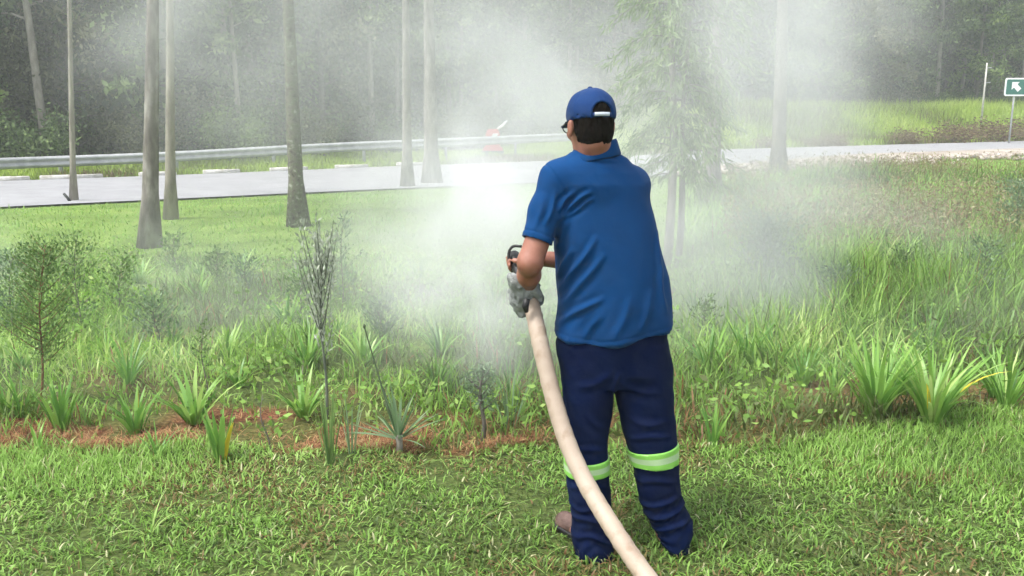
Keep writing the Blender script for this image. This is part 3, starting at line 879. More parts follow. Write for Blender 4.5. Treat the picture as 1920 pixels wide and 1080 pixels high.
clump("lily_clump", 412, 868, 98, 95, 24, "bright upright clump with one yellow leaf at the lawn edge", group=gl, yellow=2, lw=0.030, curl=0.3, tone=0.7)
clump("lily_clump", 12, 782, 60, 70, 18, "small bright strap-leaved clump cut by the left side of the picture", group=gl, curl=0.6, tone=0.65)
clump("lily_clump", 70, 848, 62, 80, 14, "thin pale grassy clump in front of the small leafy tree", group=gl, lw=0.010, curl=1.0, tone=0.75)
clump("lily_clump", 300, 855, 60, 130, 18, "sprawling thin grassy clump left of the bright yellow-leaved clump", group=gl, lw=0.010, curl=1.1)
clump("lily_clump", 1335, 838, 72, 70, 14, "small green strap-leaved clump right of the man's knee", group=gl, lw=0.018, curl=0.4)
clump("lily_clump", 955, 802, 105, 85, 9, "sparse blue-green clump of stiff blades left of the hose", m=grey_leaf, group=gl, lw=0.015, curl=0.15, upright=0.5)
clump("lily_clump", 1640, 790, 175, 210, 60, "big bright strap-leaved clump, left half of the large pair on the right", group=gl, lw=0.026, curl=0.9, tone=0.75)
clump("lily_clump", 1745, 800, 170, 220, 64, "big bright strap-leaved clump, right half of the large pair on the right", group=gl, lw=0.026, curl=1.0, tone=0.75, yellow=2)
clump("lily_clump", 1885, 770, 135, 150, 34, "bright strap-leaved clump beside the large pair at the right side of the picture", group=gl, lw=0.02, curl=0.9, tone=0.7)
clump("lily_clump", 1560, 745, 80, 90, 12, "few long bowed leaves left of the large bright pair of clumps", group=gl, lw=0.018, curl=1.3, tone=0.8)

# rosette with a bare flower stalk
b = G(748, 850)
root = empty("rosette_plant", b); tag(root, "stiff blue-green rosette with a tall bare leaning stalk", "plant")
n_ = 36
az = np.arange(n_) * 2.4
V, F, T = blades(np.zeros((n_, 3)) + np.array([0, 0, 0.07]), 0.21 + 0.10 * rng.random(n_), 0.018, 0.15 + 1.1 * rng.random(n_), 0.45 * rng.random(n_), az, 5, np.clip(0.5 + rng.normal(0, .2, n_), 0, 1))
obj("rosette", mesh_np("rosette", V, F, T), grey_leaf, root)
V, F, T = tube([(0, 0, -0.02), (0.005, 0, 0.05), (0, 0, 0.1)], [0.02, 0.016, 0.02], 8)
obj("stem", mesh_np("stem", V, F, T, True), bark_pale, root)
tipw = W(683, 612, b[1]) - b
sp = spline([(0, 0, 0.08), (tipw[0] * 0.35, 0, tipw[2] * 0.4), (tipw[0] * 0.75, 0.01, tipw[2] * 0.75), tuple(tipw)], 5)
V, F, T = tube(sp, np.linspace(0.006, 0.003, len(sp)), 6)
V2, F2, T2 = tube([tipw - [0, 0, 0.012], tipw, tipw + [0, 0, 0.012]], [0.003, 0.008, 0.003], 6)
V, F, T = join_np([(V, F, T), (V2, F2, T2)])
obj("flower_stalk", mesh_np("flower_stalk", V, F, T, True), surf_mat("green_stalk", [(0.3, (0.05, 0.09, 0.04)), (0.7, (0.12, 0.14, 0.08))], 8, 0.7), root)

def sapling(name, u, v, v_top, u_top, label, n_br, spread, n_leaf, lsize, lm, bark, br0=0.35, r=0.006, droop=-0.3, aspect=0.35, group=None, up=0.9, cat="sapling"):
    """Thin stemmed young tree; spread is the half width of its foliage in pixels."""
    b = G(u, v)
    D = b[1]
    top = W(u_top, v_top, D) - b
    root = empty(name, b); tag(root, label, cat, group)
    hs_ = np.linspace(0, 1, 10)
    tp = np.stack([top[0] * hs_ + 0.012 * np.sin(hs_ * 7), 0.01 * np.cos(hs_ * 5), top[2] * hs_ - 0.02], 1)
    parts = [tube(tp, r * (1 - 0.75 * hs_), 7)]
    sw = spread / FPX * D
    P, Dd = [], []
    for j in range(n_br):
        t = br0 + (0.97 - br0) * (j + rng.random()) / n_br
        p0 = np.array([np.interp(t, hs_, tp[:, q]) for q in range(3)])
        az = j * 2.4 + rng.normal(0, 0.4)
        reach = sw * (0.5 + 0.6 * rng.random()) * math.sin(math.pi * min(1, 0.3 + 0.6 * (t - br0) / (1 - br0)))
        q = np.array([p0 + np.array([math.cos(az) * reach * s, math.sin(az) * reach * s, up * reach * s ** 1.3]) for s in np.linspace(0, 1, 5)])
        parts.append(tube(q, r * 0.4 * np.linspace(1, 0.3, 5), 4, cap=False))
        k = max(3, n_leaf // n_br)
        s = 0.1 + 0.95 * rng.random(k)
        P.append(np.stack([np.interp(s, np.linspace(0, 1, 5), q[:, a]) for a in range(3)], 1) + rng.normal(0, sw * 0.13, (k, 3)))
        d0 = (q[-1] - q[0]) / (np.linalg.norm(q[-1] - q[0]) + 1e-6)
        Dd.append(d0 + rng.normal(0, 0.6, (k, 3)) + np.array([0, 0, -droop]))
    V, F, T = join_np(parts)
    obj("stem", mesh_np("stem", V, F, T, True), bark, root)
    P = np.concatenate(P); Dd = np.concatenate(Dd)
    P[:, 2] = np.maximum(P[:, 2], 0.01)
    V, F, T = leaves(P, lsize * (0.6 + 0.8 * rng.random(len(P))), aspect, dirs=Dd, tint=np.clip(0.45 + rng.normal(0, 0.2, len(P)), 0, 1))
    obj("foliage", mesh_np("foliage", V, F, T), lm, root)
    return root
red_bark = surf_mat("reddish_bark", [(0.3, (0.10, 0.045, 0.03)), (0.7, (0.26, 0.12, 0.08))], 20, 0.8, 0.3)
fern_leaf = leaf_mat("fine_leaves", [(0.0, (0.06, 0.12, 0.045)), (0.5, (0.15, 0.25, 0.075)), (1.0, (0.32, 0.43, 0.16))], 0.35, 0.5, 0.3)
sapling("leafy_tree", 73, 760, 450, 82, "small leafy tree with a reddish stem at the left of the bed", 36, 72, 4800, 0.020, fern_leaf, red_bark, 0.28, 0.008, cat="small tree")
sapling("broom_shrub", 610, 800, 470, 603, "thin-stemmed shrub with a whitish feathery broom top", 18, 44, 900, 0.030, leaf_mat("feathery_tips", [(0.0, (0.22, 0.26, 0.18)), (0.6, (0.42, 0.46, 0.37)), (1.0, (0.7, 0.72, 0.66))], 0.3, 0.7, 0.2), surf_mat("grey_green_stem", [(0.3, (0.08, 0.10, 0.07)), (0.7, (0.17, 0.19, 0.14))], 20, 0.8), 0.42, 0.010, aspect=0.35, up=3.6, droop=-0.6, cat="shrub")
clump("grass_tuft", 618, 872, 165, 70, 34, "tall thin grass tuft at the foot of the feathery broom-topped shrub", "grass tuft", fern_leaf, 0.007, 0.3, 0.35)
clump("grass_tuft", 660, 850, 100, 50, 10, "few upright blades between the tall thin tuft and the rosette", "grass tuft", grey_leaf, 0.009, 0.3, 0.35)
sapling("twig_plant", 503, 848, 733, 489, "short dark bare twig with tiny leaves at the lawn edge", 9, 10, 60, 0.012, fern_leaf, bark_dark, 0.2, 0.005, cat="twig")
sapling("thin_sapling", 388, 770, 600, 380, "thin dark-stemmed sapling behind the yellow-leaved clump", 12, 26, 260, 0.020, fern_leaf, bark_dark, 0.5, 0.005)
sapling("dried_shrub", 903, 826, 680, 905, "drooping grey-green shrub on a thick brown stump left of the hose", 14, 34, 520, 0.034, grey_leaf, bark_dark, 0.45, 0.014, droop=0.6, aspect=0.2, cat="shrub")

# hazy shrubs and saplings further into the bed
mids = [
 (150, 640, 445, 60, 900, "hazy bluish shrub right behind the small leafy tree"),
 (18, 640, 470, 50, 700, "hazy shrub at the left side of the picture behind the small leafy tree"),
 (218, 600, 480, 48, 500, "tall loose shrub second to the right of the small leafy tree"),
 (300, 650, 560, 52, 500, "spreading low shrub above the pale mulch patch"),
 (405, 545, 470, 40, 700, "dim shrub below the sturdy grey trunk"),
 (468, 560, 485, 40, 450, "dark leafy shrub below and left of the leaning mossy trunk"),
 (330, 520, 440, 30, 400, "faint thin sapling just right of the sturdy grey trunk's foot"),
 (640, 585, 400, 34, 500, "tall faint sapling right of the broom-topped shrub"),
 (560, 600, 510, 42, 450, "hazy shrub behind and left of the broom-topped shrub"),
 (720, 640, 560, 45, 700, "low hazy shrub behind the leaning bare stalk"),
 (1440, 545, 415, 78, 3600, "dark blue-green bush in the smoke right of the man"),
 (1570, 600, 500, 50, 700, "low shrub right of the dark blue-green bush"),
 (1700, 560, 470, 50, 600, "leafy weed shrub among the tall grass above the large clumps"),
 (1840, 600, 450, 50, 700, "tall leafy shrub at the right above the side clump"),
 (1320, 640, 560, 34, 350, "low dim shrub close right of the man's hip"),
 (1905, 480, 340, 50, 1500, "olive shrub under the road sign at the right side"),
]
for i, (u, v, vt, sp_, nl, lab) in enumerate(mids):
    D = G(u, v)[1]
    sapling("shrub", u, v, vt, u + rng.normal(0, 8), lab, 16 + int(sp_ / 5), sp_, nl, 0.022 + 0.003 * D * 0.6, [fern_leaf, grey_leaf][i % 2 if i != 10 else 1], bark_dark, 0.12, 0.006, cat="shrub", group="loose shrubs further back in the planting bed")

# single green tufts scattered through the bed
tufts = []
for i in range(70):
    for _ in range(30):
        u = rng.uniform(0, 1910); v = rng.uniform(500, 800)
        if 1000 < u < 1275: continue
        if v > 700 and (u < 1000) and rng.random() < 0.6: continue
        if all(abs(u - a) > 34 or abs(v - b_) > 22 for a, b_ in tufts): break
    tufts.append((u, v))
tproto = []
for k in range(4):
    n = 26
    az = np.arange(n) * 2.4 + rng.normal(0, .3, n)
    Vb, Fb, Tb = blades(np.stack([0.02 * np.cos(az), 0.02 * np.sin(az), np.full(n, -0.01)], 1), 0.16 + 0.16 * rng.random(n), 0.011 + 0.004 * k, 0.1 + 0.5 * rng.random(n), 0.4 + 0.8 * rng.random(n), az, 6, np.clip(0.45 + 0.1 * k + rng.normal(0, .15, n), 0.15, 1))
    tproto.append(mesh_np("grass_tuft", Vb, Fb, Tb))
for i, (u, v) in enumerate(tufts):
    b = G(u, v)
    me = tproto[i % 4]
    o = obj("weed_tuft", me, lily_m if not me.materials else None, loc=tuple(b))
    s = 0.7 + 0.6 * rng.random(); o.scale = (s, s, s * (1.25 if u > 1280 else 1)); o.rotation_euler = (0, 0, rng.random() * 6.28)
    lab = ["thin-leaved", "green", "thick-leaved", "broad bright"][i % 4] + " grass tuft " + ("near the front" if v > 650 else "further back") + (" of the bed left of the hose" if u < 1050 else " of the bed right of the man")
    tag(o, lab, "grass tuft", lab)

# a pale long-bladed weed in the mown lawn
o = clump("lawn_weed", 278, 1000, 78, 120, 9, "pale long-bladed weed sticking up from the mown lawn", "weed", None, 0.006, 1.2, 0.6, tone=0.95)

# ------------------------------------------------------------------ pole, sign, red barrier by the road
def y_at(u, Y):
    x = (u - CX) / FPX * Y
    return x
pw = W(1842, 206, 52.0)
pg = float(height(pw[0], pw[1]))
top = W(1842, 118, 52.0)
root = empty("thin_post", (pw[0], pw[1], pg)); tag(root, "thin pale post standing in the grass left of the road sign", "post")
conc = surf_mat("weathered_concrete", [(0.3, (0.36, 0.35, 0.32)), (0.7, (0.55, 0.54, 0.5))], 5, 0.85, 0.3)
Hh = top[2] - pg
V, F, T = tube([(0, 0, -0.1), (0.0, 0, Hh * 0.5), (0.0, 0, Hh)], [0.06, 0.055, 0.045], 10)
obj("shaft", mesh_np("shaft", V, F, T, True), conc, root)
for zz in (Hh - 0.3, Hh - 1.15):
    V, F, T = tube([(0.05, -0.02, zz), (0.16, -0.04, zz + 0.02), (0.28, -0.04, zz + 0.02)], [0.025, 0.025, 0.045], 8)
    obj("bracket", mesh_np("bracket", V, F, T, True), galv, root)

# direction sign: green board, white border, white arrow pointing up and left
sy = 44.0
tl, br = W(1886, 146, sy), W(1886, 180, sy)
bw, bh = 2.6, tl[2] - br[2]
cx_, cz_ = tl[0] + bw / 2, (tl[2] + br[2]) / 2
g0 = float(height(cx_, sy))
root = empty("road_sign", (cx_, sy, g0)); tag(root, "green direction sign with a white arrow at the right side", "road sign")
green = surf_mat("sign_green", [(0.3, (0.022, 0.13, 0.10)), (0.7, (0.03, 0.155, 0.12))], 3, 0.5)
white = surf_mat("sign_white", [(0.3, (0.74, 0.76, 0.76)), (0.7, (0.82, 0.83, 0.83))], 3, 0.5)
def rounded_plate(w, h, r, y0, y1, n=6):
    pts = []
    for cx2, cz2, a0 in ((w / 2 - r, h / 2 - r, 0), (-w / 2 + r, h / 2 - r, 90), (-w / 2 + r, -h / 2 + r, 180), (w / 2 - r, -h / 2 + r, 270)):
        for k in range(n + 1):
            a = R(a0 + 90 * k / n); pts.append((cx2 + r * math.cos(a), cz2 + r * math.sin(a)))
    return pts
def plate(name, pts, y0, y1, m, parent, dz):
    N = len(pts)
    me = bpy.data.meshes.new(name)
    V = [(a, y0, b + dz) for a, b in pts] + [(a, y1, b + dz) for a, b in pts]
    F = [tuple(range(N)), tuple(range(2 * N - 1, N - 1, -1))] + [(i, i + N, (i + 1) % N + N, (i + 1) % N) for i in range(N)]
    me.from_pydata(V, [], F); me.update()
    return obj(name, me, m, parent)
dz = cz_ - g0
plate("border", rounded_plate(bw, bh, 0.1, 0, 0), 0.0, 0.03, white, root, dz)
plate("board", rounded_plate(bw - 0.15, bh - 0.15, 0.06, 0, 0), -0.006, -0.0005, green, root, dz)
# arrow (up-left)
A = 0.62
ar = [(-0.5, 0.5), (0.28, 0.5), (0.06, 0.28), (0.5, -0.16), (0.16, -0.5), (-0.28, -0.06), (-0.5, -0.28)]
aw = W(1906, 163, sy)
plate("arrow", [((a * 0.48) + aw[0] - cx_, b * 0.48) for a, b in ar][::-1], -0.012, -0.0075, white, root, aw[2] - g0)
for dx in (-0.75, 0.75):
    V, F, T = tube([(dx, 0.08, -0.2), (dx, 0.08, dz + bh / 2 - 0.05)], 0.045, 10)
    obj("sign_post", mesh_np("sign_post", V, F, T, True), galv, root)

# red and white traffic barrier far down the road in the fog
rb = np.array([W(924, 262, 36.5)[0], 36.5, 0]); rb[2] = float(height(rb[0], rb[1])) + 0.05
root = empty("traffic_barrier", tuple(rb)); tag(root, "red and white plastic barrier on the road, faint in the fog", "barrier")
red = surf_mat("red_plastic", [(0.3, (0.45, 0.035, 0.045)), (0.7, (0.58, 0.06, 0.07))], 3, 0.5)
body = [(-0.42, 0), (0.42, 0), (0.40, 0.12), (0.30, 0.2), (0.28, 0.75), (0.2, 0.9), (-0.2, 0.9), (-0.28, 0.75), (-0.30, 0.2), (-0.40, 0.12)]
plate("body", body, -0.2, 0.2, red, root, 0.25)
plate("stripe", [(-0.25, 0.3), (-0.02, 0.3), (0.25, 0.72), (0.02, 0.72)][::1], -0.212, -0.203, white, root, 0.25)
plate("foot", [(-0.5, 0), (0.5, 0), (0.46, 0.25), (-0.46, 0.25)], -0.28, 0.28, surf_mat("dark_rubber", [(0.3, (0.03, 0.03, 0.03)), (0.7, (0.06, 0.06, 0.06))], 5, 0.8), root, 0)
tp0 = (0.2, 0, 1.15); V, F, T = tube([tp0, (0.42, 0, 1.3), (0.6, 0, 1.5)], [0.05, 0.06, 0.03], 8)
obj("handle", mesh_np("handle", V, F, T, True), white, root)
# ------------------------------------------------------------------ soft solids: a distance field on a grid, turned into a mesh
class Field:
    def __init__(s, lo, hi, res):
        s.lo = np.array(lo, float); s.res = res
        s.n = np.ceil((np.array(hi) - s.lo) / res).astype(int) + 1
        s.ax = [s.lo[i] + res * np.arange(s.n[i]) for i in range(3)]
        s.d = np.full(s.n, 0.2, np.float32)
    def sub(s, lo, hi):
        sl = []
        for i in range(3):
            a = max(0, int((lo[i] - s.lo[i]) / s.res) - 1); b = min(s.n[i], int((hi[i] - s.lo[i]) / s.res) + 3)
            sl.append(slice(a, max(a + 1, b)))
        g = np.meshgrid(*[s.ax[i][sl[i]] for i in range(3)], indexing='ij')
        return tuple(sl), g
    def add(s, f, lo, hi, k=0.0, op='u'):
        sl, g = s.sub(lo, hi)
        v = f(*g).astype(np.float32)
        o = s.d[sl]
        if op == 'u':
            if k > 0:
                h = np.clip(0.5 + 0.5 * (o - v) / k, 0, 1)
                s.d[sl] = o * (1 - h) + v * h - k * h * (1 - h)
            else: s.d[sl] = np.minimum(o, v)
        elif op == 'cut': s.d[sl] = np.maximum(o, -v)
        elif op == 'and': s.d[sl] = np.maximum(o, v)
    def cap(s, a, b, ra, rb, k=0.02):
        a = np.array(a, float); b = np.array(b, float); m = max(ra, rb) + 0.03 + k
        ba = b - a; L2 = ba @ ba + 1e-12
        def f(x, y, z):
            px, py, pz = x - a[0], y - a[1], z - a[2]
            t = np.clip((px * ba[0] + py * ba[1] + pz * ba[2]) / L2, 0, 1)
            return np.sqrt((px - ba[0] * t) ** 2 + (py - ba[1] * t) ** 2 + (pz - ba[2] * t) ** 2) - (ra + (rb - ra) * t)
        s.add(f, np.minimum(a, b) - m, np.maximum(a, b) + m, k)
    def chain(s, P, r, k=0.02):
        r = np.broadcast_to(r, (len(P),))
        for i in range(len(P) - 1): s.cap(P[i], P[i + 1], r[i], r[i + 1], k)
    def ell(s, c, r, M=None, k=0.02, op='u'):
        c = np.array(c, float); r = np.array(r, float); m = r.max() + 0.03 + k
        M = np.eye(3) if M is None else M
        def f(x, y, z):
            q = [(x - c[0]) * M[0, j] + (y - c[1]) * M[1, j] + (z - c[2]) * M[2, j] for j in range(3)]
            k0 = np.sqrt(sum((q[j] / r[j]) ** 2 for j in range(3)))
            k1 = np.sqrt(sum((q[j] / r[j] ** 2) ** 2 for j in range(3))) + 1e-9
            return k0 * (k0 - 1) / k1
        s.add(f, c - m, c + m, k, op)
    def column(s, z, cx, cy, ax, ay, k=0.02, e=2.3, dome=0.02):
        """A body whose cross-section is an oval given by tables over height z (ascending)."""
        z = np.array(z, float)
        def f(x, y, zz):
            X = np.interp(zz, z, cx); Y = np.interp(zz, z, cy); A = np.interp(zz, z, ax); B = np.interp(zz, z, ay)
            qx, qy = np.abs(x - X) / A, np.abs(y - Y) / B
            rr = (qx ** e + qy ** e) ** (1 / e)
            d = (rr - 1) * np.minimum(A, B)
            dz = np.maximum(z[0] - zz, zz - z[-1])
            return np.where(dz > 0, np.sqrt(np.maximum(d, 0) ** 2 + dz ** 2) + np.minimum(d, 0) * 0, np.maximum(d, dz))
        m = 0.06
        s.add(f, (min(np.array(cx) - ax) - m, min(np.array(cy) - ay) - m, z[0] - m), (max(np.array(cx) + ax) + m, max(np.array(cy) + ay) + m, z[-1] + m), k)
    def mesh(s):
        d = s.d; n = s.n
        sg = d < 0
        c = np.zeros(n - 1, np.int8)
        for i in (0, 1):
            for j in (0, 1):
                for k in (0, 1):
                    c += sg[i:n[0] - 1 + i, j:n[1] - 1 + j, k:n[2] - 1 + k]
        act = (c > 0) & (c < 8)
        idx = np.full(n - 1, -1, np.int64)
        ci = np.argwhere(act)
        idx[act] = np.arange(len(ci))
        corners = [(i, j, k) for i in (0, 1) for j in (0, 1) for k in (0, 1)]
        vals = np.stack([d[ci[:, 0] + a, ci[:, 1] + b, ci[:, 2] + e] for a, b, e in corners], 1)
        acc = np.zeros((len(ci), 3)); cnt = np.zeros(len(ci))
        for p in range(8):
            for q in range(p + 1, 8):
                A, B = np.array(corners[p]), np.array(corners[q])
                if np.abs(A - B).sum() != 1: continue
                va, vb = vals[:, p], vals[:, q]
                m = (va < 0) != (vb < 0)
                t = np.where(m, va / (va - vb + 1e-12), 0)
                acc += np.where(m[:, None], A + (B - A) * t[:, None], 0); cnt += m
        V = s.lo + (ci + acc / cnt[:, None]) * s.res
        F = []
        for ax in range(3):
            u, w = [(1, 2), (2, 0), (0, 1)][ax]
            a = [slice(0, n[i]) for i in range(3)]; b = list(a)
            a[ax] = slice(0, n[ax] - 1); b[ax] = slice(1, n[ax])
            s0, s1 = sg[tuple(a)], sg[tuple(b)]
            e = np.argwhere(s0 != s1)
            ok = (e[:, u] > 0) & (e[:, w] > 0) & (e[:, u] < n[u] - 1) & (e[:, w] < n[w] - 1)
            e = e[ok]
            fl = s0[e[:, 0], e[:, 1], e[:, 2]]
            def g(du, dw):
                q = e.copy(); q[:, u] -= du; q[:, w] -= dw
                return idx[q[:, 0], q[:, 1], q[:, 2]]
            q = np.stack([g(1, 1), g(0, 1), g(0, 0), g(1, 0)], 1)
            q[~fl] = q[~fl][:, ::-1]
            F.append(q)
        F = np.concatenate(F)
        F = F[(F >= 0).all(1)]
        return V, F
    def grad(s, V):
        q = (V - s.lo) / s.res
        i = np.clip(np.round(q).astype(int), 1, s.n - 2)
        g = np.stack([s.d[i[:, 0] + 1, i[:, 1], i[:, 2]] - s.d[i[:, 0] - 1, i[:, 1], i[:, 2]],
                      s.d[i[:, 0], i[:, 1] + 1, i[:, 2]] - s.d[i[:, 0], i[:, 1] - 1, i[:, 2]],
                      s.d[i[:, 0], i[:, 1], i[:, 2] + 1] - s.d[i[:, 0], i[:, 1], i[:, 2] - 1]], 1).astype(float)
        return g / (np.linalg.norm(g, axis=1, keepdims=True) + 1e-9)

def relax(V, F, it=2, w=0.5):
    e = np.concatenate([F[:, [0, 1]], F[:, [1, 2]], F[:, [2, 3]], F[:, [3, 0]]])
    for _ in range(it):
        acc = np.zeros_like(V); cnt = np.zeros(len(V))
        for k in range(3):
            acc[:, k] = np.bincount(e[:, 0], V[e[:, 1], k], len(V)) + np.bincount(e[:, 1], V[e[:, 0], k], len(V))
        cnt = np.bincount(e[:, 0], minlength=len(V)) + np.bincount(e[:, 1], minlength=len(V))
        V = V * (1 - w) + w * acc / np.maximum(cnt, 1)[:, None]
    return V

def solid(name, fld, m, parent, disp=None, it=2, tint=None):
    V, F = fld.mesh()
    V = relax(V, F, it)
    if disp is not None:
        V = V + fld.grad(V) * disp(V)[:, None]
        V = relax(V, F, 1, 0.25)
    t = None if tint is None else tint(V)
    return obj(name, mesh_np(name, V - np.array(parent_origin(parent)), F, t, True), m, parent)
def parent_origin(p):
    o = np.zeros(3)
    while p is not None:
        o += np.array(p.location); p = p.parent
    return o

def unit(a): a = np.asarray(a, float); return a / (np.linalg.norm(a) + 1e-12)

def grip_hand(f, C, axis, R_, wrist, side, grow=0.0, wr=0.030, k=0.008, start=-35, end=205):
    """A hand closed round a bar: palm on the wrist's side, four fingers round it, thumb the other way."""
    C = np.array(C, float); a = unit(axis); wrist = np.array(wrist, float)
    n = wrist - C; n = unit(n - a * (n @ a))
    t = np.cross(a, n) * side
    lens = [0.95, 1.05, 1.0, 0.82]; rad = [0.0088, 0.0092, 0.0088, 0.0078]
    def at(ang, r, off):
        an = R(ang); return C + a * off + (n * math.cos(an) + t * math.sin(an)) * r
    rp = R_ + 0.013
    knuck = []
    for i in range(4):
        off = (i - 1.5) * 0.0205
        r = rad[i] + grow
        e = start + 45 + (end - start - 45) * lens[i] * 0.93
        angs = np.linspace(start + 45, e, 7)
        pts = [at(q, rp + (0.004 if j in (1, 3) else 0) - (0.002 * j / 6), off * (1 - 0.12 * j / 6)) for j, q in enumerate(angs)]
        f.chain(pts, np.linspace(r * 1.06, r * 0.88, 7), k * 0.35)
        knuck.append(pts[0])
    base = C + n * (R_ + 0.045) 
    for i in range(4):
        off = (i - 1.5) * 0.015
        f.cap(at(-12, R_ + 0.036, off), knuck[i], 0.0145 + grow, 0.011 + grow, k * 1.6)
    f.cap(at(-12, R_ + 0.036, -0.02), at(-12, R_ + 0.036, 0.022), 0.017 + grow, 0.016 + grow, 0.012)
    f.cap(at(-12, R_ + 0.034, 0.0), wrist, 0.023 + grow, wr + grow, 0.02)
    th = [at(-20, R_ + 0.035, -0.026), at(-58, R_ + 0.022, -0.036), at(-95, R_ + 0.014, -0.034), at(-128, R_ + 0.0125, -0.024)]
    f.chain(th, np.array([0.014, 0.0125, 0.0108, 0.0098]) + grow, k * 0.8)

# ------------------------------------------------------------------ materials of the man
def cloth_mat(name, c0, c1, weave=900, bump=0.25, rough=0.9, sheen=0.06, fold=0.0):
    m, n, l = new_mat(name)
    tc = n.new("ShaderNodeTexCoord")
    nz = n.new("ShaderNodeTexNoise"); nz.inputs["Scale"].default_value = 5; nz.inputs["Detail"].default_value = 6
    l.new(tc.outputs["Object"], nz.inputs["Vector"])
    r = ramp(n, [(0.3, c0), (0.7, c1)]); l.new(nz.outputs["Fac"], r.inputs[0])
    p = n.new("ShaderNodeBsdfPrincipled"); p.inputs["Roughness"].default_value = rough; p.inputs["Specular IOR Level"].default_value = 0.12
    p.inputs["Sheen Weight"].default_value = sheen; p.inputs["Sheen Roughness"].default_value = 0.4
    l.new(r.outputs[0], p.inputs["Base Color"])
    wv = n.new("ShaderNodeTexNoise"); wv.inputs["Scale"].default_value = weave; wv.inputs["Detail"].default_value = 2
    l.new(tc.outputs["Object"], wv.inputs["Vector"])
    b = n.new("ShaderNodeBump"); b.inputs["Strength"].default_value = bump; b.inputs["Distance"].default_value = 0.0008
    l.new(wv.outputs["Fac"], b.inputs["Height"])
    w2 = n.new("ShaderNodeTexNoise"); w2.inputs["Scale"].default_value = 28; w2.inputs["Detail"].default_value = 4; w2.inputs["Distortion"].default_value = 0.6
    l.new(tc.outputs["Object"], w2.inputs["Vector"])
    b2 = n.new("ShaderNodeBump"); b2.inputs["Strength"].default_value = 0.35; b2.inputs["Distance"].default_value = 0.006
    l.new(w2.outputs["Fac"], b2.inputs["Height"]); l.new(b.outputs[0], b2.inputs["Normal"]); l.new(b2.outputs[0], p.inputs["Normal"])
    o = n.new("ShaderNodeOutputMaterial"); l.new(p.outputs[0], o.inputs[0])
    return m
shirt_m = cloth_mat("royal_blue_cotton", (0.002, 0.034, 0.118), (0.003, 0.044, 0.148))
cap_m = cloth_mat("blue_cap_cloth", (0.008, 0.032, 0.11), (0.012, 0.040, 0.135), 1200)
pants_m = cloth_mat("navy_drill", (0.0006, 0.004, 0.024), (0.001, 0.007, 0.038), 1500, sheen=0.0)
skin_m, n, l = new_mat("skin")
tc = n.new("ShaderNodeTexCoord")
nz = n.new("ShaderNodeTexNoise"); nz.inputs["Scale"].default_value = 14; nz.inputs["Detail"].default_value = 7
l.new(tc.outputs["Object"], nz.inputs["Vector"])
r = ramp(n, [(0.3, (0.20, 0.075, 0.045)), (0.55, (0.29, 0.12, 0.08)), (0.75, (0.36, 0.16, 0.11))]); l.new(nz.outputs["Fac"], r.inputs[0])
p = n.new("ShaderNodeBsdfPrincipled"); p.inputs["Roughness"].default_value = 0.5; p.inputs["Subsurface Weight"].default_value = 0.12; p.inputs["Subsurface Radius"].default_value = (0.012, 0.004, 0.002)
nz2 = n.new("ShaderNodeTexNoise"); nz2.inputs["Scale"].default_value = 180; l.new(tc.outputs["Object"], nz2.inputs["Vector"])
b = n.new("ShaderNodeBump"); b.inputs["Strength"].default_value = 0.25; b.inputs["Distance"].default_value = 0.002; l.new(nz2.outputs["Fac"], b.inputs["Height"]); l.new(b.outputs[0], p.inputs["Normal"])
l.new(r.outputs[0], p.inputs["Base Color"]); o = n.new("ShaderNodeOutputMaterial"); l.new(p.outputs[0], o.inputs[0])
hair_m = surf_mat("dark_hair", [(0.3, (0.003, 0.0025, 0.002)), (0.7, (0.012, 0.009, 0.007))], 60, 0.8, 0.5, 160, spec=0.08, stretch=(1, 1, 0.3))
glove_m = surf_mat("grey_glove_cloth", [(0.3, (0.16, 0.17, 0.165)), (0.5, (0.25, 0.265, 0.255)), (0.7, (0.36, 0.375, 0.36))], 22, 0.9, 0.7, 200)
shoe_m = surf_mat("brown_leather", [(0.3, (0.055, 0.032, 0.026)), (0.7, (0.16, 0.10, 0.085))], 18, 0.6, 0.4)
blackm = surf_mat("black_rubber", [(0.3, (0.012, 0.012, 0.012)), (0.7, (0.03, 0.03, 0.03))], 20, 0.45, 0.2)

Y0 = 3.07
def zx(v, Y=Y0): return W(960, v, Y)[2]
def xx_(u, v, Y=Y0): return W(u, v, Y)[0]
def table(rows, yc, depth):
    """rows of (v, left u, right u) -> tables for Field.column; yc and depth per row."""
    out = []
    for (v, a, b_), y, d in zip(rows, yc, depth):
        out.append((zx(v, y), (xx_(a, v, y) + xx_(b_, v, y)) / 2, y, (xx_(b_, v, y) - xx_(a, v, y)) / 2, d))
    out.sort()
    return [np.array(c) for c in zip(*out)]

foot_l = G(1095, 1040); foot_r = G(1262, 1026)
man = empty("person", (1120 / 1600 * 0 + xx_(1150, 1030), Y0, float(height(0.36, Y0))))
tag(man, "man seen from behind in blue polo shirt, cap and navy trousers, holding the hose", "person")

# --- joints
shL = W(1046, 338, 3.07); elL = W(994, 492, 3.00); wrL = W(989, 534, 3.13)
shR = W(1184, 347, 3.12); elR = W(1185, 500, 3.36); wrR = W(1003, 484, 3.33)
hoseP = [W(986, 548, 3.17), W(1000, 585, 3.10), W(1012, 640, 3.02), W(1036, 740, 2.93), W(1064, 830, 2.84), W(1100, 908, 2.74), W(1146, 985, 2.60), W(1196, 1060, 2.45), W(1262, 1150, 2.28)]
gripL = np.array(W(984, 556, 3.16)); axL = unit(hoseP[0] - hoseP[1])
nozP = [W(984, 550, 3.17), W(975, 522, 3.22), W(969, 503, 3.26), W(965, 488, 3.295)]
gripR = np.array(W(966, 489, 3.285)); axR = unit(nozP[3] - nozP[2])
palmL = gripL + np.array([0.004, -0.02, 0.078])

